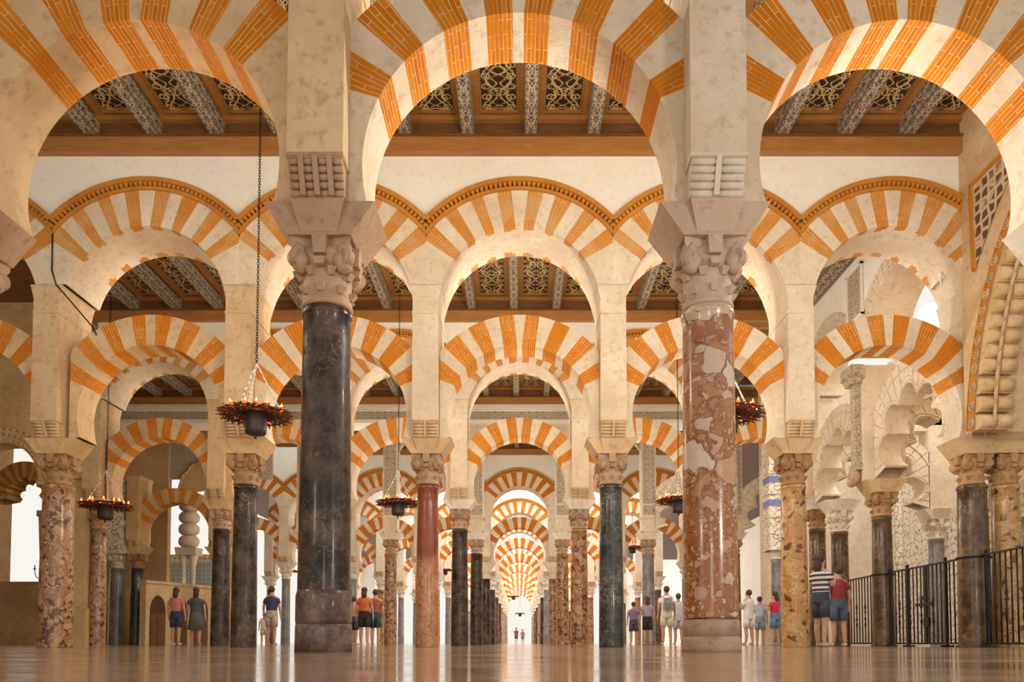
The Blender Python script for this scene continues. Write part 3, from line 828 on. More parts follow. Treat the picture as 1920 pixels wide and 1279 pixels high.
# plane 4: tall carved pilasters carrying a beam with a frieze instead of arches
def pilaster(x, y, label, z0=4.55, z1=8.35, w_=.27):
    t = empty('carved_pilaster', (x, y, z0), label, 'pilaster', 'tall carved pilasters of the fourth row')
    mb = MB(); h = z1 - z0
    mb.box(-w_, w_, -w_, w_, 0, h - .6); mb.box(-w_ - .05, w_ + .05, -w_ - .05, w_ + .05, 0, .1); mb.box(-w_ - .04, w_ + .04, -w_ - .04, w_ + .04, .5, .56)
    mb.box(-w_ - .03, w_ + .03, -w_ - .03, w_ + .03, h - .62, h - .56); mb.box(-w_ - .02, w_ + .02, -w_ - .02, w_ + .02, h - .56, h - .1, taper=(.03, .03))
    mb.box(-w_ - .12, w_ + .12, -w_ - .12, w_ + .12, h - .1, h)
    mb.build('pilaster_shaft', 'stone_w', t)
    mb = MB(); mb.box(-w_ + .05, w_ - .05, -w_ - .012, -w_, .65, 1.0); mb.box(-w_ + .05, w_ - .05, -w_ - .02, -w_, 1.08, h - .72); mb.build('carved_panel', 'lace_g', t)
    return t


for x, m in ((-14.5, 'black2'), (-11.41, 'brown'), (-8.15, 'grey'), (-4.89, 'tan'), (-1.63, 'black'), (1.63, 'tan'), (4.89, 'grey'), (8.15, 'grey')):
    lab = '%s column of the fourth row, %s' % (CN[m], colword(x) if abs(x) < 12 else 'far left beside the niches')
    if x < -9:
        column(x, YP[3], lab, m, 'cap_b', .25, .22, impm='stone_o')
        pier(x, YP[3], 'ochre stone pier of the fourth row, %s' % ('beside the carved wooden lunette' if x > -12 else 'far left beside the niches'), 'stone_o', 0, None, 'stone_o')
    else:
        column(x, YP[3], lab, m, 'cap', .25, .22, zt=3.45, group='columns of the fourth row')
        pilaster(x, YP[3], 'tall carved stone pilaster of the fourth row, %s' % colword(x), z0=4.27)
arch('lower', -12.95, YP[3], 'dull striped horseshoe arch at far left beneath the carved wooden lunette', ('stone_o', 'brick'), 1)
mb = MB()
mb.box(-15.4, 9.4, -.5, .5, 8.35, 9.8); mb.box(-15.4, 9.4, -.58, -.5, 8.33, 8.45); mb.box(-15.4, 9.4, -.6, -.5, 8.84, 8.92); mb.box(-15.4, 9.4, -.56, -.5, 9.0, 9.03)
mb.build('wall_fourth', 'plaster', loc=(0, YP[3], 0), kind='structure')
mb = MB(); mb.box(-15.3, 9.3, -.53, -.505, 8.5, 8.78); mb.build('stone_frieze', 'lace_g', loc=(0, YP[3], 0), label='carved scrollwork frieze along the wall above the tall carved pilasters', cat='frieze')
for i, x in enumerate((-3.26, 0, 3.26)):
    t = MB()
    for s_ in (-1, 1):
        # carved spandrel corners under the frieze
        n = 8; prev = None
        for k in range(n + 1):
            f = k / n; xx = s_ * (1.38 - 1.1 * f); zz = 8.3 - .95 * (1 - f) ** 1.8
            if prev: 
                for yy in (-.12, .12): t.quad([(prev[0], yy, prev[1]), (xx, yy, zz), (xx, yy, 8.3), (prev[0], yy, 8.3)])
                t.quad([(prev[0], -.12, prev[1]), (prev[0], .12, prev[1]), (xx, .12, zz), (xx, -.12, zz)])
            prev = (xx, zz)
    t.build('spandrel_bracket', 'lace_g', loc=(x, YP[3], 0), label='carved spandrel corners under the frieze, %s' % posword(x), cat='spandrel', group='carved spandrels of the fourth row')

# ------------------------------------------------------------------ timber ceilings
ZB0, ZPAN0, ZC0 = 9.00, 9.36, 8.70


def ceiling_bay(n, xs, spacing, x0, x1, dz=0.):
    ZB, ZPAN, ZC = ZB0 + dz, ZPAN0 + dz, ZC0 + dz
    y0, y1 = YP[n] + UT / 2 - .03, YP[n + 1] - UT / 2 + .05
    where = 'between the %s and %s arcades' % (ORD[n], ORD[n + 1])
    mb = MB(); mb.box(x0, x1, y0, y1, ZPAN + .12, ZPAN + .25); mb.build('ceiling', 'wood_d', kind='structure')
    mb = MB()
    for (ya, s_) in ((y1, -1), (y0, 1)):
        a, b = sorted((ya, ya + s_ * .14)); mb.box(x0, x1, a, b, ZC, ZB, 0)
        a, b = sorted((ya, ya + s_ * .17)); mb.box(x0, x1, a, b, ZB - .035, ZB, 1)
        a, b = sorted((ya, ya + s_ * .06)); mb.box(x0, x1, a, b, ZB, ZPAN - .05, 1)
        a, b = sorted((ya, ya + s_ * .16)); mb.box(x0, x1, a, b, ZPAN - .1, ZPAN - .02, 0)
    mb.build('trim_%d' % (n + 1), ['wood', 'wood_d'], kind='structure')
    L = y1 - y0 - .12; hw = .11
    mb = MB(); a, b = -hw, hw
    v1 = L / .40
    mb.quad([(a, 0, 0), (a, L, 0), (b, L, 0), (b, 0, 0)], 1, [(-1, 0), (-1, v1), (1, v1), (1, 0)])
    mb.quad([(a, 0, 0), (a, 0, .35), (a, L, .35), (a, L, 0)], 1, [(-1, 0), (1, 0), (1, v1), (-1, v1)])
    mb.quad([(b, 0, 0), (b, L, 0), (b, L, .3), (b, 0, .3)], 1, [(-1, 0), (-1, v1), (1, v1), (1, 0)])
    mb.quad([(a, L, 0), (a, L, .3), (b, L, .3), (b, L, 0)], 0); mb.quad([(a, 0, 0), (b, 0, 0), (b, 0, .3), (a, 0, .3)], 0)
    mb.quad([(a, 0, .3), (b, 0, .3), (b, L, .3), (a, L, .3)], 0)
    beam = None
    g = spacing; pw = (g - .22) / 2
    pm = MB(); cw = pw - .10
    pm.quad([(-cw, 0, .06), (-cw, L, .06), (cw, L, .06), (cw, 0, .06)], 1, [(-1, 0), (-1, L / cw / 2), (1, L / cw / 2), (1, 0)])
    for s_ in (-1, 1):
        pm.box(min(s_ * cw, s_ * (pw + .02)), max(s_ * cw, s_ * (pw + .02)), 0, L, -.02, .1, 0)
        pm.box(min(s_ * cw, s_ * (cw - .025)), max(s_ * cw, s_ * (cw - .025)), 0, L, .02, .1, 0)
    pm.box(-cw, cw, L - .12, L, .01, .1, 0); pm.box(-cw, cw, 0, .12, .01, .1, 0)
    panel = None
    for i, x in enumerate(xs):
        lab = 'carved ceiling beam %s, %s from the left' % (where, NTH[i])
        if beam is None: beam = mb.build('ceiling_beam', ['wood_d', 'carve_b'], loc=(x, y0 + .06, ZB), label=lab, cat='beam', group='ceiling beams ' + where)
        else:
            o = beam.copy(); C.objects.link(o); o.location = (x, y0 + .06, ZB); o['label'] = lab
        lab = 'gilt carved ceiling board %s, %s from the left' % (where, NTH[i])
        if i == len(xs) - 1: break
        if panel is None: panel = pm.build('ceiling_board', ['wood', 'carve'], loc=(x + g / 2, y0 + .06, ZPAN), label=lab, cat='ceiling board', group='ceiling boards ' + where)
        else:
            o = panel.copy(); C.objects.link(o); o.location = (x + g / 2, y0 + .06, ZPAN); o['label'] = lab


ceiling_bay(0, [.2 + 1.105 * k for k in range(-7, 8)], 1.105, -11.5, 7.78)
ceiling_bay(1, [-.147 + 1.137 * k for k in range(-9, 7)], 1.137, -11.5, 7.68, .05)
ceiling_bay(2, [-.12 + 1.12 * k for k in range(-13, 8)], 1.12, -15.4, 9.0, .33)
ceiling_bay(3, [-.12 + 1.12 * k for k in range(-5, 6)], 1.12, -9.0, 9.0, .5)
t = empty('wall_beam', (7.42, YP[1] + .5, 8.83), 'carved beam running back along the white aisle wall', 'beam')
mb = MB(); mb.quad([(-.2, 0, 0), (-.2, 6.2, 0), (.2, 6.2, 0), (.2, 0, 0)], 0, [(-1, 0), (-1, 16), (1, 16), (1, 0)]); mb.quad([(-.2, 0, 0), (-.2, 0, .5), (-.2, 6.2, .5), (-.2, 6.2, 0)], 0, [(-1, 0), (1, 0), (1, 16), (-1, 16)])
mb.quad([(-.2, 0, .5), (.2, 0, .5), (.2, 6.2, .5), (-.2, 6.2, .5)]); mb.build('carved_face', 'carve_b', t)
mb = MB(); mb.box(-14, 14, -6, YP[0] - .4, 9.4, 9.6); mb.build('ceiling', 'wood_d', kind='structure')
mb = MB(); mb.box(-22, -11.5, YP[0], YP[2], 9.4, 9.6); mb.box(-22, -15.4, YP[2], YP[3] + 4, 9.4, 9.6); mb.box(-15.4, -9, YP[3] + .4, YP[3] + 4, 9.4, 9.6); mb.box(-20, 20, YP[4], YP[11], 9.9, 10.0); mb.build('ceiling', 'wood_d', kind='structure')
mb = MB(); mb.box(-40, 40, -8, 130, -.2, 0); mb.build('floor', 'floor', kind='structure')



# ------------------------------------------------------------------ right side: aisle wall, lobed arches, chapel beyond
XW = 8.15
def lob(n_deg, r0, amp): return lambda a: r0 + amp * abs(math.cos(PI * math.degrees(a) / n_deg))


cseg = [(a, a + 7.5, 0) for a in [k * 7.5 for k in range(14)]]
def lob_mb(seed, half=1.38, side=True, T=.5):
    rf = lob(42, .93, .30)
    mb = arch_mb(1.15, 1.75, 4.15, T, [(k * 10, (k + 1) * 10, 0) for k in range(10)] + [(100, 107, 0)], IMP, half=half, sub=5, side=side, seed=seed, rin_fn=rf, jit=0, groove=1)
    for off, rr in ((.05, .022), (.13, .016), (.40, .028)):
        for yy in (-T / 2, T / 2):
            pr = None
            for k in range(-75, 76):
                a = R(k * 1.35); r = (rf(a) if off < .3 else 1.15) + off; x = r * math.sin(a); z = 4.15 + r * math.cos(a)
                if abs(x) > half or z < IMP: pr = None; continue
                p = polar(x, yy, z, side)
                if pr: mb.tube(pr, p, rr, n=5)
                pr = p
    return mb


M['joint'] = M['groove']
a1 = lob_mb(31).build('lobed_arch', ['chapel', 'joint'], loc=(XW, 14.48, 0), label='white lobed arch over the gate between brown and black-brown columns at right', cat='arch')
a2 = lob_mb(32).build('lobed_arch', ['chapel', 'joint'], loc=(XW, 17.72, .05), label='white lobed arch farther along the aisle side, beyond the gated one', cat='arch')
column(XW, 16.1, 'dark brown marble column between the two lengths of iron railing', 'brown', 'cap_b', .235, .2, impm='stone')
column(XW + .6, 12.87, 'ochre-brown column twinned behind the dark one at the right edge', 'ochre', 'cap_b', .25, .22, imp=False)
column(XW + .05, 18.35, 'brown column paired beside the end column of the third arcade', 'brown', 'cap_w', .22, .2, impm='cap_w')
# deeper upper arches in the aisle wall
def side_upper(y, label, z=0):
    mb = arch_mb(1.27, 1.62, 6.55, .95, [(k * 9, (k + 1) * 9, 0) for k in range(8)] + [(72, 84, 0)], 6.3, half=1.6, side=True, jit=0, groove=1)
    for r, rr in ((1.31, .03), (1.45, .018), (1.62, .035)):
        pr = None
        for k in range(-40, 41):
            a = R(k * 2); p = polar(r * math.sin(a), -.475, 6.55 + r * math.cos(a), True)
            if pr: mb.tube(pr, p, rr, n=5)
            pr = p
    return mb.build('plain_upper_arch', ['chapel', 'joint'], loc=(XW + .02, y, z), label=label, cat='arch')


side_upper(14.48, 'tall pale upper arch in the aisle side wall, nearest the second arcade')
side_upper(17.72, 'pale upper arch in the aisle side wall beyond the square carved panel')
mb = MB(); n = 16
for cy in (14.48, 17.72):
    for k in range(n):
        ys = [-1.62 + 3.24 * (k + j) / n for j in (0, 1)]; zs = [6.55 + math.sqrt(max(0, 1.62 ** 2 - v * v)) - .01 for v in ys]
        zs = [max(z_, 6.4) for z_ in zs]
        mb.quad([(7.68, cy + ys[1], zs[1]), (7.68, cy + ys[0], zs[0]), (7.68, cy + ys[0], 9.8), (7.68, cy + ys[1], 9.8)])
        mb.quad([(8.5, cy + ys[0], zs[0]), (8.5, cy + ys[1], zs[1]), (8.5, cy + ys[1], 9.8), (8.5, cy + ys[0], 9.8)])
mb.quad([(7.68, 12.86, 9.8), (8.5, 12.86, 9.8), (8.5, 19.34, 9.8), (7.68, 19.34, 9.8)])
mb.build('wall_aisle_side', 'plaster', kind='structure')
for y, lab in ((16.1, 'white stone pier over the dark brown column between the railings'), (12.87 + .62, None)):
    if lab is None: continue
    t = empty('stone_pier', (XW, y, IMP), lab, 'pier')
    mb = MB(); mb.box(-.47, .45, -.22, .22, 0, 2.6, taper=(0, .0)); mb.build('pier_block', 'chapel', t)
    mb = MB(); mb.box(-.60, -.47, -.13, .13, .35, 2.2); mb.box(-.64, -.47, -.17, .17, .25, .4); mb.box(-.68, -.47, -.2, .2, 2.2, 2.35, taper=(.05, .05)); mb.box(-.75, -.47, -.27, .27, 2.35, 2.6)
    mb.build('attached_shaft', 'lace_g', t)
    mb = MB(); mb.ball((-.6, 0, .12), .17, sc_=(.8, .9, 1.2)); mb.ball((-.66, 0, -.02), .1); mb.build('carved_bracket', 'cap', t)
t = empty('relief_panel', (7.67, 16.1, 7.45), 'square carved relief panel on the white aisle side wall', 'relief panel')
mb = MB(); mb.box(-.03, 0, -.33, .33, 0, 1.1); mb.build('carved_field', 'lace_g', t)
mb = MB()
for b in ((-.37, -.33, -.05, 1.15), (.33, .37, -.05, 1.15), (-.37, .37, -.06, 0), (-.37, .37, 1.1, 1.16)): mb.box(-.06, 0, b[0], b[1], b[2], b[3])
mb.build('panel_frame', 'plaster', t)

# side wall between the first two arcades with roll corbels, lattice and scroll border
arc = [(12.2, 3.7), (12.17, 4.1), (12.1, 4.5), (12.0, 4.95), (11.86, 5.4), (11.68, 5.85), (11.44, 6.3), (11.12, 6.72), (10.7, 7.1), (10.2, 7.4), (9.6, 7.55), (9.0, 7.6), (8.2, 7.5), (7.6, 7.3), (6.9, 6.8)]
mb = MB()
for (ya, za), (yb, zb) in zip(arc, arc[1:]):
    mb.quad([(7.78, ya, za), (7.78, yb, zb), (7.78, yb, 9.8), (7.78, ya, 9.8)]); mb.quad([(8.7, yb, zb), (8.7, ya, za), (8.7, ya, 9.8), (8.7, yb, 9.8)])
    mb.quad([(7.78, ya, za), (8.7, ya, za), (8.7, yb, zb), (7.78, yb, zb)])
mb.quad([(7.78, 12.2, 3.7), (7.78, 12.2, 9.8), (7.78, 12.42, 9.8), (7.78, 12.42, 3.7)])
mb.build('wall_right', 'stone', kind='structure')
t = empty('roll_corbel_stack', (8.0, 12.1, 3.7), 'stack of ochre stone roll corbels climbing the arch at the right edge', 'corbels')
S = []; L_ = 0
for (ya, za), (yb, zb) in zip(arc[:9], arc[1:9]):
    for f in (0, .25, .5, .75): S.append((ya + (yb - ya) * f, za + (zb - za) * f))
acc = []; last = None; d = 0
for p in S:
    if last is None or math.dist(p, last) >= .225: acc.append(p); last = p
for i, (yy, zz) in enumerate(acc[:16]):
    mb = MB()
    for x0, x1 in ((-.215, .04), (.055, .33)):
        mb.tube((x0, yy - 12.1 - .13, zz - 3.7 + .13), (x1, yy - 12.1 - .13, zz - 3.7 + .13), .117, n=14)
        mb.box(x0 + .006, x1 - .006, yy - 12.1 - .13, yy - 12.1 + .06, zz - 3.7 + .0, zz - 3.7 + .25)
    mb.build('stone_roll', 'stone_o' if i % 3 else 'stone', t)
mb = MB()
for (ya, za), (yb, zb) in zip(acc[:15], acc[1:16]):
    mb.tube((.0, ya - 12.1 - .23, za - 3.7 + .1), (.0, yb - 12.1 - .23, zb - 3.7 + .1), .03, n=6)
mb.build('strap', 'stone', t)
t = empty('scroll_border', (7.77, 12.1, 3.7), 'orange painted scroll border along the roll-corbelled arch at right', 'painted border')
mb = MB()
for i, (yy, zz) in enumerate(acc[:16]):
    mb2 = MB()
    c = (-.012, yy - 12.1 + .035, zz - 3.7 + .14)
    pr = None
    for k in range(20):
        th = k / 19 * 1.55 * 2 * PI; r_ = .088 * (1 - k / 24)
        p = (-.012, c[1] + r_ * math.cos(th + 2.2), c[2] + r_ * math.sin(th + 2.2))
        if pr: mb2.tube(pr, p, .014, n=5)
        pr = p
    mb2.build('scroll', 'stone', t)
for (ya, za), (yb, zb) in zip(acc[:15], acc[1:16]):
    mb.quad([(-.004, ya - 12.1 + .15, za - 3.7 + .05), (-.004, ya - 12.1 - .02, za - 3.7), (-.004, yb - 12.1 - .02, zb - 3.7), (-.004, yb - 12.1 + .15, zb - 3.7 + .05)])
    mb.tube((-.01, ya - 12.1 + .15, za - 3.7 + .05), (-.01, yb - 12.1 + .15, zb - 3.7 + .05), .014, n=5)
mb.build('orange_ground', 'dentil', t)


def latticemat():
    m = Mat('pierced_stone_lattice', .8, .3); v = m.coord(rand=False)
    vo = m.n('ShaderNodeTexVoronoi', feature='DISTANCE_TO_EDGE'); m.l(v, vo.inputs['Vector']); vo.inputs['Scale'].default_value = 5.5; vo.inputs['Randomness'].default_value = .35
    e = E(m.nt, vo.outputs['Distance'])
    h = e.ss(.16, .24, 1, 0)
    m.out(m.mix(h, (.12, .08, .05), m.mix(e.ss(.06, .09) * e.ss(.13, .16, 1, 0), (.68, .54, .38), (.45, .3, .18)))); m.bump(h, 1, .05); return m.m


M['lattice'] = latticemat()
t = empty('lattice_panel', (7.77, 12.05, 6.3), 'triangular pierced lattice panel with orange border high on the right wall', 'lattice panel')
tri = [(-.03, .12), (-.0, 1.62), (-1.35, 1.62), (-1.2, 1.3), (-.9, 1.1), (-.62, .85), (-.36, .55)]
mb = MB(); mb.quad([(-.01, y, z) for y, z in tri][::-1]); mb.build('lattice_field', 'lattice', t)
mb = MB(); tri2 = tri[:3] + tri[3:]
for (ya, za), (yb, zb) in zip([tri[0], tri[1]], [tri[1], tri[2]]):
    dy, dz = yb - ya, zb - za; l = math.hypot(dy, dz); ny, nz = -dz / l * .03, dy / l * .03
    mb.frustum([(-.05, ya - ny, za - nz), (0, ya - ny, za - nz), (0, ya + ny, za + nz), (-.05, ya + ny, za + nz)], [(-.05, yb - ny, zb - nz), (0, yb - ny, zb - nz), (0, yb + ny, zb + nz), (-.05, yb + ny, zb + nz)])
mb.build('orange_frame', 'dentil', t)

# chapel beyond the aisle: carved walls, lobed arches, slim columns
mb = MB(); mb.box(12.8, 13.1, 10, 31, 0, 9.8); mb.build('wall_chapel', 'lace', kind='structure')
mb = MB(); mb.box(8.7, 12.8, 25.6, 25.9, 0, 9.8); mb.build('wall_chapel_end', 'chapel', kind='structure')
mb = MB(); mb.box(8.36, 12.8, 12.6, 13.2, 3.44, 9.8); mb.build('wall_chapel_front', 'stone_o', kind='structure')
mb = MB()
for y0 in (17.0, 20.5, 24.0):
    mb.box(12.62, 12.8, y0, y0 + .5, 0, 9.0); mb.box(12.7, 12.8, y0 + .9, y0 + 1.2, 3, 9.0)
mb.build('trim_9', 'lace', kind='structure')


def blind_niche(y, lab):
    t = empty('blind_niche', (12.79, y, .9), lab, 'niche')
    mb = MB(); mb.box(-.05, 0, -1.1, 1.1, 0, 2.7); mb.build('mosaic_field', 'lace_o', t)
    mb = MB()
    for k in range(16):
        a0, a1 = PI * k / 16, PI * (k + 1) / 16
        for r0, r1, x in ((.62, .7, -.09), (.82, .88, -.08)):
            p = [(x, r0 * math.cos(a0), 1.2 + r0 * math.sin(a0)), (x, r1 * math.cos(a0), 1.2 + r1 * math.sin(a0)), (x, r1 * math.cos(a1), 1.2 + r1 * math.sin(a1)), (x, r0 * math.cos(a1), 1.2 + r0 * math.sin(a1))]
            mb.quad(p[::-1]); mb.quad([(x, *p[0][1:]), (0, *p[0][1:]), (0, *p[3][1:]), (x, *p[3][1:])]); mb.quad([(x, *p[1][1:]), (0, *p[1][1:]), (0, *p[2][1:]), (x, *p[2][1:])])
    for s_ in (-1, 1): mb.box(-.08, 0, s_ * .66 - .04, s_ * .66 + .04, 0, 1.2); mb.box(-.08, 0, s_ * 1.08 - .05, s_ * 1.08 + .05, 0, 2.7)
    mb.box(-.08, 0, -1.1, 1.1, 2.6, 2.7); mb.build('niche_moulding', 'chapel', t)
    mb = MB(); mb.box(-.06, -.05, -.58, .58, 0, 1.2)
    for k in range(12):
        a0, a1 = PI * k / 12, PI * (k + 1) / 12; mb.quad([(-.06, 0, 1.2), (-.06, .58 * math.cos(a1), 1.2 + .58 * math.sin(a1)), (-.06, .58 * math.cos(a0), 1.2 + .58 * math.sin(a0))])
    mb.build('niche_recess', 'lace', t)


blind_niche(24.6 + 1.4, 'gilt mosaic niche with round arch on the chapel wall beyond the railing')
blind_niche(19.0, 'gilt mosaic niche on the chapel wall seen through the gate')
for x, y, lab in ((9.75, YP[2], 'white lobed arch crossing the chapel behind the gate'), (9.75, 16.2, 'nearer white lobed arch crossing the chapel behind the dark columns')):
    lob_mb(int(y), side=False, half=1.37).build('lobed_arch', ['chapel', 'joint'], loc=(x, y, 0), label=lab, cat='arch')
column(11.4, YP[2], 'grey marble column with a leafy white capital inside the chapel', 'grey', 'cap_w', .21, .19)
column(11.4, 16.2, 'grey chapel column nearest the aisle railing', 'grey', 'cap_w', .2, .18)
mb = MB()
for y in (YP[2], 16.2): mb.box(11.1, 12.7, y - .25, y + .25, IMP, 6.2); mb.box(8.3, 12.7, y - .2, y + .2, 5.85, 6.0); mb.box(11.2, 11.6, y - .25, y + .25, 6.0, 9.4)
mb.build('wall_chapel_arcade', 'chapel', kind='structure')
# carved pier and lobed arches at the right of the fourth row
for i, (x, lab) in enumerate(((6.5, 'white lobed arch of the fourth row seen between the pink and ochre columns'), (9.8, 'white lobed arch of the fourth row beyond the chapel'))):
    lob_mb(50 + i, side=False, half=1.38).build('lobed_arch', ['chapel', 'joint'], loc=(x, YP[3] - .1, .62), label=lab, cat='arch')
t = empty('carved_pier', (8.75, 24.4, 3.2), 'tall carved pier banded with blue lettering behind the pink column', 'pier')
mb = MB(); mb.box(-.32, .32, -.3, .3, 0, 5.2)
for z in (.0, 1.1, 1.9, 2.6, 3.3, 4.0): mb.box(-.36, .36, -.34, .34, z, z + .1)
mb.build('pier_block', 'lace', t)
bm_ = plain('blue_band', (.2, .22, .5), .6)
for z in (1.5, 2.3): mb = MB(); mb.box(-.33, .33, -.315, .315, z, z + .22); mb.build('blue_band', bm_, t)
column(8.75, 24.4, 'dark grey column under the blue-banded carved pier', 'grey', 'cap_w', .2, .18, imp=False)

# ------------------------------------------------------------------ railing along the chapel
FZ = 1.63
def railing(y0, y1, label, gate=None):
    t = empty('iron_railing', (XW, y0, 0), label, 'railing' if not gate else 'gate'); L = y1 - y0
    fr = MB(); fr.box(-.022, .022, 0, L, FZ - .02, FZ + .012); fr.build('rail', 'iron_k', t)
    fr = MB(); fr.box(-.02, .02, 0, L, .05, .085); fr.build('rail', 'iron_k', t)
    bar = MB(); bar.tube((0, 0, .05), (0, 0, FZ), .0145, n=6); b1 = None
    sp = MB(); sp.tube((0, 0, .05), (0, 0, FZ), .0145, n=6)
    sp.lathe([(.011, .42), (.026, .5), (.012, .6), (.028, .64), (.012, .68), (.012, .78), (.028, .80), (.012, .84), (.026, .92), (.011, 1.05)], 10); s1 = None
    n = int(L / .135)
    for k in range(1, n):
        y = L * k / n
        turned = k % 3 == 1
        src = s1 if turned else b1
        if src is None:
            o = (sp if turned else bar).build('turned_bar' if turned else 'bar', 'iron_k', t, loc=(0, y, 0))
            if turned: s1 = o
            else: b1 = o
        else:
            o = src.copy(); C.objects.link(o); o.location = (0, y, 0)
    for y in ([0.06, L - .06] if not gate else [.06, gate[0], gate[1], L - .06]):
        pm = MB(); pm.box(-.025, .025, y - .025, y + .025, 0, FZ + .03); pm.ball((0, y, FZ + .06), .035); pm.box(-.12, .12, y - .03, y + .03, .0, .035)
        pm.build('post', 'iron_k', t)
    if gate:
        g = MB(); c = (gate[0] + gate[1]) / 2
        g.box(-.03, .01, c - .05, c + .05, .05, FZ); g.build('gate_stile', 'iron_k', t)
        g = MB(); g.box(-.06, -.03, c - .3, c + .3, .82, .88); g.box(-.07, -.03, c - .12, c + .06, .94, 1.02); g.build('bolt', 'iron_k', t)
        g = MB(); g.box(-.08, -.03, c - .2, c - .02, .40, .58); g.build('lock_plate', 'iron_k', t)


railing(13.18, 15.85, 'black iron railing with padlocked gate between two brown marble columns', gate=(.55, 1.9))
railing(16.38, 18.1, 'black iron railing behind the striped-shirt visitor, farthest along the chapel')
railing(9.4, 12.58, 'black iron railing at the right edge in front of the twin columns')
mb = MB(); mb.torus((0, 0, FZ - .03), .275, .02); mb.build('iron_collar', 'iron_k', loc=(XW, 12.87, 0), label='iron collar clasping the dark column at the right edge', cat='collar')
mb = MB(); mb.torus((0, 0, FZ - .03), .238, .018); mb.build('iron_collar', 'iron_k', loc=(XW, 16.1, 0), label='iron collar clasping the column between the railings', cat='collar')

# ------------------------------------------------------------------ left side: ochre walls, niches, lobed window
mb = MB(); mb.box(-12.5, -11.68, YP[2] - .28, YP[2] + .5, .0, 4.9); mb.box(-12.56, -11.6, YP[2] - .36, YP[2] + .5, 0, 1.0); mb.box(-12.6, -11.6, YP[2] - .4, YP[2] + .5, 4.5, 4.7)
mb.box(-12.6, -11.43, YP[2] - .3, YP[2] + .5, 4.7, 9.5)
mb.build('wall_left', 'stone_o', kind='structure')
am = arch_mb(.95, 1.38, 4.55, .6, [(k * 10, (k + 1) * 10, 0) for k in range(10)], 4.3, half=1.6, jit=0)
t = empty('moulded_arch', (-14.0, YP[2], 0), 'plain ochre arch with rounded mouldings at the left edge', 'arch')
am.build('arch_ring', 'stone_o', t)
mb = MB()
for r in (1.03, 1.17, 1.33):
    pr = None
    for k in range(25):
        a = R(-96 + 192 * k / 24); p = (r * math.sin(a), -.31, 4.55 + r * math.cos(a))
        if pr: mb.tube(pr, p, .035, n=6)
        pr = p
mb.build('moulding', 'stone_o', t)
mb = MB()
for k in range(12):
    xa, xb = [-1.38 + 2.76 * (k + j) / 12 for j in (0, 1)]; za, zb = [4.55 + math.sqrt(1.38 ** 2 - v * v) - .01 if abs(v) < 1.38 else 4.55 for v in (xa, xb)]
    mb.quad([(xa - 14, YP[2] - .25, za), (xb - 14, YP[2] - .25, zb), (xb - 14, YP[2] - .25, 9.5), (xa - 14, YP[2] - .25, 9.5)])
mb.box(-22, -15.38, YP[2] - .25, YP[2] + .3, 4.3, 9.5); mb.box(-22, -15.6, YP[2] - .25, YP[2] + .3, 0, 4.3)
mb.build('wall_left_upper', 'stone_o', kind='structure')
column(-15.1, YP[2], 'brown column under the moulded arch at the far left edge', 'brown', 'cap_b', .2, .18, impm='stone_o', zt=3.35)
for s_, x in ((0, -12.95),): pass
# striped lobed arch and red column farther left
t = empty('striped_lobed_arch', (-16.55, 24.2, 0), 'small lobed arch with brown and cream stripes behind the left-edge column', 'arch')
arch_mb(.6, 1.15, 5.0, .7, stripe_segs(9, 18, 9, 5, 100), 4.3, half=1.3, sub=4, rin_fn=lob(36, .5, .12)).build('arch_ring', ['stone_o', 'dentil'], t)
mb = MB(); mb.box(.55, 1.3, -.3, .3, 3.0, 4.5, taper=(.05, .05)); mb.box(.45, 1.4, -.36, .36, 4.3, 4.5); mb.build('carved_impost', 'lace_g', t)
column(-15.65, 24.2, 'reddish-brown column below the striped lobed arch near the left edge', 'red', 'cap_w', .26, .23, zt=2.7, imp=False)
mb = MB(); mb.box(-22, -16.9, 26.0, 26.4, 0, 2.3); mb.build('low_wall', 'stone', label='rough pale stone wall low at the left edge', cat='wall')
# pair of columns with carved white impost
column(-15.25, YP[3], 'polished grey column beside a dark one, left of the niches', 'grey', 'cap_w', .28, .25, imp=False)
mb = MB(); mb.box(-.42, .42, -.4, .4, 3.43, 3.75, taper=(.08, .08)); mb.box(-.45, .45, -.43, .43, 3.75, 4.5); mb.box(-.5, .5, -.48, .48, 4.5, 4.66); mb.box(-.42, .42, -.4, .4, 4.66, 6.2)
mb.build('carved_impost', 'lace', loc=(-15.25, YP[3], 0), label='white carved impost block on the polished grey column', cat='impost')
# niche wall running back to the right
A = Vector((-13.2, 25.4)); Bv = Vector((-11.6, 29.2)); dv = (Bv - A); Ln = dv.length; rz = math.atan2(dv.y, dv.x)
t = empty('niche_wall', (A.x, A.y, 0), 'low cream wall with pointed niches behind the two women', 'wall', rz=rz)
mb = MB(); mb.box(0, Ln, 0, .3, 0, 2.2); mb.box(-.03, Ln, -.05, .33, 2.2, 2.3); mb.build('wall_block', 'stone', t)
for k in range(4):
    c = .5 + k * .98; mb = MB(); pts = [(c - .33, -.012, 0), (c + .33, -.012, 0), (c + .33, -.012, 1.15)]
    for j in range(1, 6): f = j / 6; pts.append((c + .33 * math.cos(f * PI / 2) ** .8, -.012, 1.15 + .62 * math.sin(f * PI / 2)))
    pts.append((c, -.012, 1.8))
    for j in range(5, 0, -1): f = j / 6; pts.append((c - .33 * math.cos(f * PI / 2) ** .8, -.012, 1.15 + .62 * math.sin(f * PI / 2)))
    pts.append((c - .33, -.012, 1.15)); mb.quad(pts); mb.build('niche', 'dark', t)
    mb = MB(); mb.box(c - .3, c + .3, -.03, -.014, 0, 1.15); mb.box(c - .02, c + .02, -.045, -.03, 0, 1.15); mb.build('niche_door', 'wood_d', t)
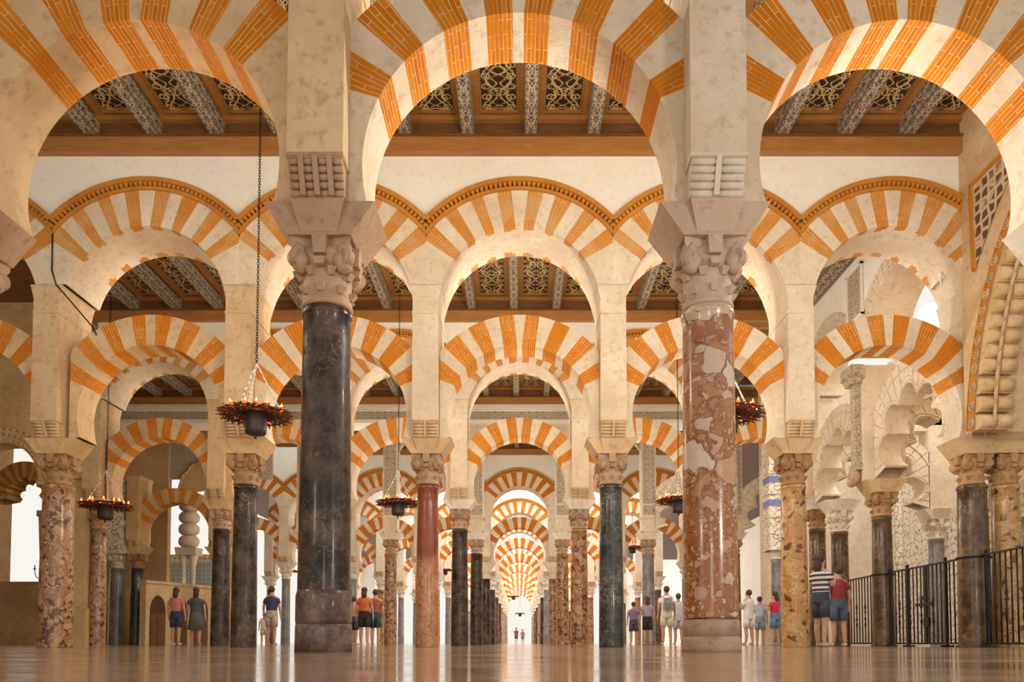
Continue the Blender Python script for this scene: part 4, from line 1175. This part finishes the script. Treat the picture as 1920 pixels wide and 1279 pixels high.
def tilemat():
    m = Mat('glazed_tiles', .25, .5); v = m.coord(rand=False, scale=(5, 5, 5))
    sp = m.n('ShaderNodeSeparateXYZ'); m.l(v, sp.inputs[0]); x = E(m.nt, sp.outputs[0]); z = E(m.nt, sp.outputs[2])
    px = x.fr() - .5; pz = z.fr() - .5
    st = (px.abs() + pz.abs()).ss(.3, .36) ; ring = ((px * px + pz * pz).sq() - .28).abs().ss(.03, .06, 1, 0)
    m.out(m.mix(ring.mx(st * .6), (.8, .84, .82), (.18, .3, .45))); return m.m


M['tile'] = tilemat()
t = empty('tiled_wall', (-15.9, 33, 0), 'blue and white tiled wall seen through the lobed window', 'wall')
mb = MB(); mb.box(-1.6, 2.2, 0, .3, 0, 3.75); mb.build('tile_field', 'tile', t)
mb = MB(); mb.box(-1.6, 2.2, -.06, .3, 3.75, 4.15); mb.build('carved_frieze', 'lace', t)
t = empty('roll_corbel_stack', (-13.75, 29.8, 2.3), 'stack of pale stone roll corbels on twin colonettes in the lobed window', 'corbels')
for k in range(4):
    mb = MB(); mb.lathe([(.02, 0), (.3, .02), (.4, .12), (.42, .24), (.4, .36), (.3, .47), (.02, .49)], 18); o = mb.build('stone_roll', 'chapel', t, loc=(0, 0, 1.75 + k * .5)); o.scale = (1, .8, 1)
mb = MB(); mb.box(-.4, .4, -.3, .3, 1.4, 1.72, taper=(.04, .04)); mb.build('impost', 'chapel', t)
for x in (-.2, .2):
    mb = MB(); mb.lathe([(.12, 0), (.1, .05), (.095, .95), (.12, 1.0), (.12, 1.1), (.2, 1.38), (.2, 1.4)], 14); mb.build('colonette', 'cap_w', t, loc=(x, 0, 0))
mb = MB(); mb.box(-.6, .6, -.3, .3, -2.3, 0); mb.build('plinth', 'stone', t)
t = empty('carved_lunette', (-13.2, 30.5, 6.2), 'dark carved wooden lunette above the striped arch at left', 'lunette')
mb = MB(); mb.box(-2.2, 2.6, 0, .2, .9, 3.3); mb.build('carved_field', 'lace_dark' if 'lace_dark' in M else 'lace_g', t)
mb = MB()
for k in range(20):
    a0, a1 = R(-100 + 10 * k), R(-90 + 10 * k); r = 1.25 + .1 * abs(math.sin(k * PI / 2.5)); r2 = 1.25 + .1 * abs(math.sin((k + 1) * PI / 2.5))
    mb.quad([(0, -.03, .4), (r * math.sin(a0), -.03, .4 + r * math.cos(a0)), (r2 * math.sin(a1), -.03, .4 + r2 * math.cos(a1))][::-1])
    mb.tube((r * math.sin(a0), -.03, .4 + r * math.cos(a0)), (r2 * math.sin(a1), -.03, .4 + r2 * math.cos(a1)), .05, n=6)
mb.build('lunette_arch', 'stone_o', t)
mb = MB(); mb.box(-17.5, -14.95, 30.4, 30.7, 0, 9.4); mb.build('wall_far_left', 'stone_o', kind='structure')
mb = MB(); mb.box(-12.9, -11.6, 30.4, 30.7, 0, 9.4); mb.build('wall_far_left_return', 'stone', kind='structure')
mb = MB(); mb.box(-22.4, -22, -6, 31, 0, 9.5); mb.build('wall_outer_left', 'stone_o', kind='structure')
mb = MB(); mb.box(-18.4, -18.1, 60, 90, 0, 9.9); mb.build('wall_nave_left', 'plaster', kind='structure')
mb = MB(); mb.box(13.1, 13.4, 31, 90, 0, 7.0); mb.build('wall_nave_right', 'plaster', kind='structure')
# wall candelabrum at the far left edge
t = empty('wall_candelabrum', (-17.3, 26.2, 2.5), 'dark iron candelabrum against the bright wall at the left edge', 'candelabrum')
mb = MB()
for k in range(5):
    s_ = (k - 2) * .2; pr = (0, 0, 0)
    for j in range(1, 7): f = j / 6; p = (s_ * math.sin(f * PI / 2), 0, -.12 * math.sin(f * PI) + .25 * f * f); mb.tube(pr, p, .014, n=5); pr = p
mb.tube((0, 0, -.2), (0, 0, .4), .02, n=6); mb.build('branches', 'iron_k', t)
for k in range(5):
    s_ = (k - 2) * .2; mb = MB(); mb.lathe([(.01, 0), (.05, .02), (.05, .04), (.018, .05), (.018, .16), (.001, .19)], 8); mb.build('candle_cup', 'iron', t, loc=(s_, 0, .25))
# cable running down the second arcade
mb = MB(); pts = [(-8.2, -.52, 7.5), (-8.19, -.52, 6.6), (-8.12, -.5, 6.35), (-7.98, -.52, 6.2), (-7.6, -.28, 5.7), (-7.52, -.29, 5.55)]
for p, q in zip(pts, pts[1:]): mb.tube(p, q, .012, n=5)
mb.build('electric_cable', 'iron_k', loc=(0, YP[1], 0), label='thin dark cable running down the second arcade pier at left', cat='cable')

# ------------------------------------------------------------------ hanging lamps
def lamp_parts(seed=1, ring_r=.6, detail=True):
    q = random.Random(seed); P = {}
    mb = MB()
    n = 30 if detail else 14
    for layer, (rr0, rr1, z0, z1, tw) in enumerate(((.17, ring_r * 1.0, .06, .0, .42), (.17, ring_r * 1.0, .06, .0, -.42), (.2, ring_r * 1.06, -.02, -.07, .3), (.2, ring_r * 1.06, -.02, -.07, -.3))):
        for k in range(n):
            a = 2 * PI * (k + q.uniform(-.2, .2)) / n; j = q.uniform(.95, 1.1)
            p = (rr0 * math.cos(a), rr0 * math.sin(a), z0); q_ = (rr1 * j * math.cos(a + tw), rr1 * j * math.sin(a + tw), z1 + q.uniform(-.03, .03))
            mb.tube(p, q_, .012, .008, 4)
    for r, z in ((.18, .05), (.34, .03), (.48, .015), (.35, -.04), (.52, -.06)): mb.torus((0, 0, z), r * ring_r / .6, .014, n=28, m_=5)
    for k in range(n):
        a = 2 * PI * k / n; c = (ring_r * .9 * math.cos(a), ring_r * .9 * math.sin(a), 0)
        e = (ring_r * 1.13 * math.cos(a + .08), ring_r * 1.13 * math.sin(a + .08), q.uniform(-.06, .04)); mb.tube(c, e, .02, .003, 5)
        e = (ring_r * .95 * math.cos(a), ring_r * .95 * math.sin(a), -.12); mb.tube((c[0] * .97, c[1] * .97, -.04), e, .022, .006, 5)
    P['ring'] = mb
    mb = MB(); mb.lathe([(.001, -.47), (.02, -.465), (.022, -.42), (.04, -.40), (.16, -.385), (.185, -.36), (.19, -.3), (.19, -.03), (.2, -.02), (.2, .0), (.17, .0), (.17, -.3)], 24); P['bowl'] = mb
    return P


lp = lamp_parts(); proto_lamp = {}
def hanging_lamp(x, y, z, label, ztop, sc_=1., rot=0.):
    t = empty('hanging_lamp', (x, y, z), label, 'lamp', 'round iron hanging lamps', rz=rot); t.scale = (sc_,) * 3
    for nm, mt in (('ring', 'iron'), ('bowl', 'bowl')):
        if nm not in proto_lamp: proto_lamp[nm] = lp[nm].build('spiked_ring' if nm == 'ring' else 'bowl', mt, t)
        else: child(t, proto_lamp[nm])
    # rods and chain
    ap = .92
    for k in range(3):
        a = -PI / 2 + .12 + k * 2 * PI / 3
        if 'rod' not in proto_lamp:
            mb = MB(); pr = (0, 0, ap)
            n = 9
            for j in range(1, n + 1):
                f = j / n; p = (f * .5, 0, ap + (0.03 - ap) * f); mb.tube(pr, p, .012 if j % 2 else .018, .018 if j % 2 else .012, 6); pr = p
            proto_lamp['rod'] = mb.build('hanger_rod', 'rod', t)
            proto_lamp['rod'].rotation_euler = (0, 0, a)
        else: child(t, proto_lamp['rod']).rotation_euler = (0, 0, a)
    mb = MB(); L = (ztop - z) / sc_ - ap; n = int(L / .052)
    for j in range(n):
        zz = ap + L * (j + .5) / n
        mm = Matrix.Rotation(PI / 2, 4, 'X') if j % 2 else Matrix.Rotation(PI / 2, 4, 'Y')
        i0 = len(mb.v); mb.torus((0, 0, zz), .021, .0052, n=8, m_=4, mat=mm)
        for k in range(i0, len(mb.v)):
            v = mb.v[k]; mb.v[k] = (v[0], v[1], zz + (v[2] - zz) * 1.75)
    mb.build('chain', 'iron_k', t)
    for k in range(14):
        a = 2 * PI * (k + .3) / 14; rr = .55 if k % 2 else .42; zz = .0 if k % 2 else .04
        if 'cup' not in proto_lamp:
            mb = MB(); mb.lathe([(.008, -.03), (.022, -.02), (.036, .02), (.036, .05), (.032, .05), (.02, .0)], 8)
            cup = mb.build('lamp_glass', 'glass', t, loc=(rr * math.cos(a), rr * math.sin(a), zz)); proto_lamp['cup'] = cup
            mb = MB(); mb.lathe([(.001, .01), (.018, .03), (.022, .05), (.011, .09), (.001, .125)], 8); fl = mb.build('flame', 'flame', cup); proto_lamp['flame'] = fl
        else:
            cup = child(t, proto_lamp['cup']); cup.location = (rr * math.cos(a), rr * math.sin(a), zz); child(cup, proto_lamp['flame'])


hanging_lamp(-4.3, 11.6, 3.82, 'large iron hanging lamp with red glow beside the big black column', 9.02, .9)
hanging_lamp(3.38, 11.6, 3.82, 'large iron hanging lamp half hidden behind the big pink column', 9.02, .9, .3)
hanging_lamp(-10.65, 18.4, 3.63, 'iron hanging lamp at far left before the ochre pier', 9.44, .98, .5)
hanging_lamp(-3.14, 18.5, 3.72, 'iron hanging lamp between the big black column and the red marble column', 9.44, .88, .2)
hanging_lamp(4.12, 18.5, 3.78, 'iron hanging lamp peeping out just left of the big pink column', 9.44, .88, .7)
for px, py, wpx, lab in ((540, 1070, 32, 'small distant hanging lamp beyond the third arcade, left of the big black column'), (1187, 1025, 37, 'distant hanging lamp just right of the white-veined black column'),
                         (1116, 1062, 26, 'small distant hanging lamp right of the central aisle'), (833, 1028, 24, 'upper of the small lamps right of the red marble column'),
                         (834, 1068, 30, 'lower of the small lamps right of the red marble column'), (963, 1118, 20, 'tiny hanging lamp far down the central aisle'), (975, 1150, 18, 'tiniest hanging lamp at the end of the central aisle')):
    y = 1350 * 1.2 / wpx * .88; x = (px - 974) * y / 1350; z = (1206 - py) * y / 1350 + .075
    hanging_lamp(x, y, z, lab, 9.9 if y > 34 else 9.3, .88)

# ------------------------------------------------------------------ visitors
SK = plain('skin', (.58, .34, .24), .6)
def cloth(name, c):
    return plain(name, c, .85)
def person(x, y, rz, h, label, top, bottom, hair=(.08, .045, .03), pose='stand', skirt=False, sleeve=True, longhair=False, top_len=.0, extra=None, hold=None):
    k = h / 1.72
    t = empty('person', (x, y, 0), label, 'person', None, rz)
    # joints: name -> (pos, radius), facing -Y
    J = {'pel': ((0, 0, .93), (.15, .11)), 'wa': ((0, .0, 1.08), (.13, .10)), 'ch': ((0, .0, 1.27), (.155, .115)), 'nk0': ((0, .015, 1.42), (.085, .075)), 'nk': ((0, .01, 1.49), (.055, .055)),
         'hd0': ((0, -.005, 1.545), (.07, .078)), 'hd': ((0, -.01, 1.62), (.078, .095)), 'hd1': ((0, 0, 1.69), (.06, .07))}
    Ed = [('pel', 'wa'), ('wa', 'ch'), ('ch', 'nk0'), ('nk0', 'nk'), ('nk', 'hd0'), ('hd0', 'hd'), ('hd', 'hd1')]
    J['nose'] = ((0, -.112, 1.60), (.012, .012)); Ed.append(('hd', 'nose'))
    bent = {'stand': (0, 0), 'phone': (1, 1), 'oneup': (0, 1)}[pose]
    for i, s_ in enumerate((-1, 1)):
        n = 'L' if s_ < 0 else 'R'
        J['sh' + n] = ((s_ * .17, .0, 1.39), (.06, .06)); Ed.append(('nk0', 'sh' + n))
        if bent[i]: el = (s_ * .23, -.06, 1.13); wr = (s_ * .10, -.27, 1.28)
        else: el = (s_ * .235, .02, 1.12); wr = (s_ * .245, -.05, .88)
        J['el' + n] = (el, (.042, .042)); J['wr' + n] = (wr, (.027, .025)); Ed += [('sh' + n, 'el' + n), ('el' + n, 'wr' + n)]
        d = (Vector(wr) - Vector(el)).normalized(); pm = Vector(wr) + d * .075
        J['pm' + n] = (tuple(pm), (.034, .02)); Ed.append(('wr' + n, 'pm' + n))
        side = Vector((0, 1, 0)) if not bent[i] else Vector((1, 0, 0))
        for f in range(4):
            b_ = pm + side * ((f - 1.5) * .021) + d * .025; c_ = b_ + d * (.032 - .004 * abs(f - 1)) ; e_ = c_ + d * .022 + Vector((-s_ * .018, 0, 0))
            J['f%d%s' % (f, n)] = (tuple(b_), (.010, .010)); J['g%d%s' % (f, n)] = (tuple(c_), (.0085, .0085)); J['h%d%s' % (f, n)] = (tuple(e_), (.007, .007))
            Ed += [('pm' + n, 'f%d%s' % (f, n)), ('f%d%s' % (f, n), 'g%d%s' % (f, n)), ('g%d%s' % (f, n), 'h%d%s' % (f, n))]
        th = Vector(wr) + d * .03 - side * .035; J['t0' + n] = (tuple(th), (.011, .011)); J['t1' + n] = (tuple(th + d * .035 - side * .012), (.009, .009)); Ed += [('wr' + n, 't0' + n), ('t0' + n, 't1' + n)]
        fw = (.05 if s_ > 0 else -.04)
        J['hip' + n] = ((s_ * .085, 0, .86), (.095, .10)); J['kn' + n] = ((s_ * .10, -fw * .5, .48), (.058, .062)); J['cf' + n] = ((s_ * .10, .02 - fw * .3, .33), (.052, .058))
        J['an' + n] = ((s_ * .105, .02 - fw, .085), (.034, .038)); J['ft' + n] = ((s_ * .125, -.12 - fw, .035), (.038, .028))
        Ed += [('pel', 'hip' + n), ('hip' + n, 'kn' + n), ('kn' + n, 'cf' + n), ('cf' + n, 'an' + n), ('an' + n, 'ft' + n)]
    def skin(name, joints, edges, grow, mat, root, lv=1):
        ids = {j: i for i, j in enumerate(joints)}
        me = D.meshes.new(name); me.from_pydata([Vector(J[j][0]) * k for j in joints], [(ids[a], ids[b]) for a, b in edges], [])
        o = D.objects.new(name, me); C.objects.link(o); o.parent = t; me.materials.append(mat)
        o.modifiers.new('Skin', 'SKIN'); sv = me.skin_vertices[0].data
        for j in joints:
            r = J[j][1]; g = grow(j) if callable(grow) else grow
            sv[ids[j]].radius = ((r[0] + g) * k, (r[1] + g) * k); sv[ids[j]].use_root = (j == root)
        o.modifiers['Skin'].use_smooth_shade = True
        m = o.modifiers.new('Sub', 'SUBSURF'); m.levels = lv; m.render_levels = lv
        return o
    skin('body', list(J), Ed, 0, SK, 'pel')
    mb = MB(); rings = [(.172, .128, .92), (.160, .120, 1.04), (.168, .122, 1.18), (.188, .128, 1.31), (.172, .112, 1.40), (.085, .085, 1.455)]
    def loft(mb, rings, n=20, c=(0, 0)):
        for a, b in zip(rings, rings[1:]):
            for q in range(n):
                t0, t1 = 2 * PI * q / n, 2 * PI * (q + 1) / n
                mb.quad([tuple(k * v for v in (c[0] + r[0] * math.cos(tt), c[1] + r[1] * math.sin(tt), r[2])) for r, tt in ((a, t0), (a, t1), (b, t1), (b, t0))], sm=True)
    loft(mb, rings)
    for n in 'LR':
        p = Vector(J['sh' + n][0]) * .96; q_ = Vector(J['sh' + n][0]).lerp(Vector(J['el' + n][0]), .6)
        mb.tube(tuple(p * k), tuple(q_ * k), .074 * k, .060 * k, 12); mb.ball(tuple(p * k), .074 * k)
    mb.build('shirt', top, t)
    if skirt:
        mb = MB(); mb.lathe([(.001, 1.02 * k), (.155 * k, 1.0 * k), (.18 * k, .85 * k), (.23 * k, .48 * k), (.22 * k, .48 * k)], 18); o = mb.build('skirt', bottom, t); o.scale = (1, .8, 1)
    else:
        mb = MB(); loft(mb, [(.13, .10, .80), (.178, .132, .84), (.175, .130, .94), (.162, .122, 1.03)])
        for n in 'LR':
            p = Vector(J['hip' + n][0]); q_ = p.lerp(Vector(J['kn' + n][0]), .8)
            mb.tube(tuple(p * k), tuple(q_ * k), .098 * k, .092 * k, 14)
        mb.build('shorts', bottom, t)
    mb = MB(); mb.ball((0, .028 * k, 1.655 * k), .1 * k, n=14, m_=10, sc_=(.92, 1.0, 1.0))
    if longhair: mb.ball((0, .075 * k, 1.53 * k), .085 * k, n=12, m_=8, sc_=(1.0, .7, 1.6))
    mb.build('hair', cloth('hair', hair), t)
    for s_ in (-1, 1):
        mb = MB(); mb.ball((s_ * .031 * k, -.1 * k, 1.628 * k), .011 * k, n=8, m_=6); mb.build('eye', plain('eye', (.1, .07, .05), .2), t)
    mb = MB()
    for n in 'LR':
        p = Vector(J['an' + n][0]); q_ = Vector(J['ft' + n][0]); c = (p + q_) / 2; mb.ball((c.x * k, (c.y + .0) * k, .045 * k), .06 * k, n=12, m_=8, sc_=(.75, 2.0, .72))
    mb.build('shoes', cloth('shoes', (.5, .45, .42)), t)
    if extra == 'backpack':
        mb = MB(); mb.box(-.13 * k, .13 * k, .13 * k, .26 * k, 1.02 * k, 1.38 * k, taper=(-.03, -.02)); mb.build('backpack', cloth('backpack', (.3, .32, .34)), None)
        o = D.objects[-1] if False else None
    return t


def striped_cloth():
    m = Mat('striped_shirt', .85, .3); v = m.coord(rand=False); sp = m.n('ShaderNodeSeparateXYZ'); m.l(v, sp.inputs[0])
    m.out(m.mix((E(m.nt, sp.outputs[2]) * 11).fr().gt(.5), (.75, .68, .6), (.05, .05, .12))); return m.m


def at(px, py, hpx, h): y = 1350 * h / hpx; return (px - 974) * y / 1350, y
def P(px, hpx, h, rz, *a, **kw):
    x, y = at(px, 0, hpx, h); person(x, y, rz, h, *a, **kw)


P(330, 108, 1.65, PI, 'woman in pink top and short navy shorts walking by the low niche wall', cloth('c1', (.55, .2, .18)), cloth('c2', (.04, .045, .12)), longhair=True)
P(367, 108, 1.68, PI + .3, 'woman in dark grey dress standing before the niche wall', cloth('c3', (.09, .10, .11)), cloth('c4', (.12, .13, .13)), skirt=True, longhair=True)
P(509, 110, 1.75, PI, 'man in navy t-shirt and beige shorts beyond the black second-row column', cloth('c5', (.04, .06, .12)), cloth('c6', (.5, .42, .33)))
P(495, 60, 1.05, PI + .4, 'small child in white top standing beside the man in navy', cloth('c7', (.75, .68, .6)), cloth('c8', (.6, .5, .42)))
P(683, 108, 1.72, PI, 'visitor in bright orange-red top and black shorts beside the big black column', cloth('c9', (.62, .14, .06)), cloth('c10', (.02, .018, .02)), longhair=True)
P(664, 90, 1.6, PI - .3, 'visitor with dark hair in pale brown top close behind the big black column', cloth('c11', (.45, .3, .22)), cloth('c12', (.05, .06, .07)))
P(704, 104, 1.68, PI, 'visitor in rusty red shirt and dark shorts right of the orange-topped visitor', cloth('c13', (.35, .1, .06)), cloth('c14', (.04, .06, .07)))
P(1214, 90, 1.66, PI, 'woman in mauve top and black shorts left of the backpacker', cloth('c15', (.38, .30, .42)), cloth('c16', (.03, .02, .03)), longhair=True)
P(1188, 80, 1.62, PI, 'visitor in purple shirt beside the white-veined black column', cloth('c17', (.25, .18, .32)), cloth('c18', (.08, .07, .1)))
P(1250, 110, 1.78, PI, 'man in white t-shirt and cream shorts with grey backpack', cloth('c19', (.8, .78, .76)), cloth('c20', (.72, .66, .54)))
P(1272, 96, 1.68, PI, 'visitor in pale grey clothes right of the backpacker', cloth('c21', (.6, .6, .64)), cloth('c22', (.5, .5, .55)))
P(1404, 103, 1.72, PI + .5, 'visitor in white shirt and white shorts next to the pink column', cloth('c23', (.8, .8, .82)), cloth('c24', (.8, .78, .74)), pose='phone')
P(1425, 90, 1.68, PI - .4, 'visitor in light blue shirt behind the one in white', cloth('c25', (.5, .6, .75)), cloth('c26', (.3, .36, .48)))
P(1453, 100, 1.7, PI + .7, 'visitor in crimson top and blue denim shorts', cloth('c27', (.65, .03, .09)), cloth('c28', (.12, .24, .45)), pose='phone', longhair=True)
P(1540, 172, 1.72, PI / 2 + .5, 'woman in navy and cream striped shirt holding up a phone by the railing', striped_cloth(), cloth('c30', (.05, .06, .09)), pose='phone', longhair=True)
P(1573, 150, 1.62, PI, 'visitor in dark red top and blue shorts behind the striped-shirt woman', cloth('c31', (.28, .04, .05)), cloth('c32', (.08, .12, .2)))
P(968, 30, 1.7, PI, 'tiny dark-clad visitor far down the central aisle', cloth('c33', (.08, .08, .1)), cloth('c34', (.1, .1, .12)))
P(980, 27, 1.65, PI, 'tiny visitor in red far down the central aisle', cloth('c35', (.5, .12, .1)), cloth('c36', (.2, .2, .25)))
# backpack and phone
x, y = at(1250, 0, 110, 1.78)
mb = MB(); mb.box(-.13, .13, -.07, .07, 0, .36, taper=(-.02, -.015)); bp = mb.build('backpack', cloth('pack', (.28, .30, .32)), loc=(x, y - .2, 1.08), label='grey backpack on the back of the man in white', cat='backpack')
mb = MB(); mb.box(-.09, .09, -.085, -.06, .03, .2); mb.build('pocket', cloth('pocket', (.2, .22, .24)), bp)
# ------------------------------------------------------------------ hide prototypes used only as sources
for o in (pier_proto, impost_proto, dentil_proto, *corbel_protos, *cap_protos.values()):
    D.objects.remove(o)
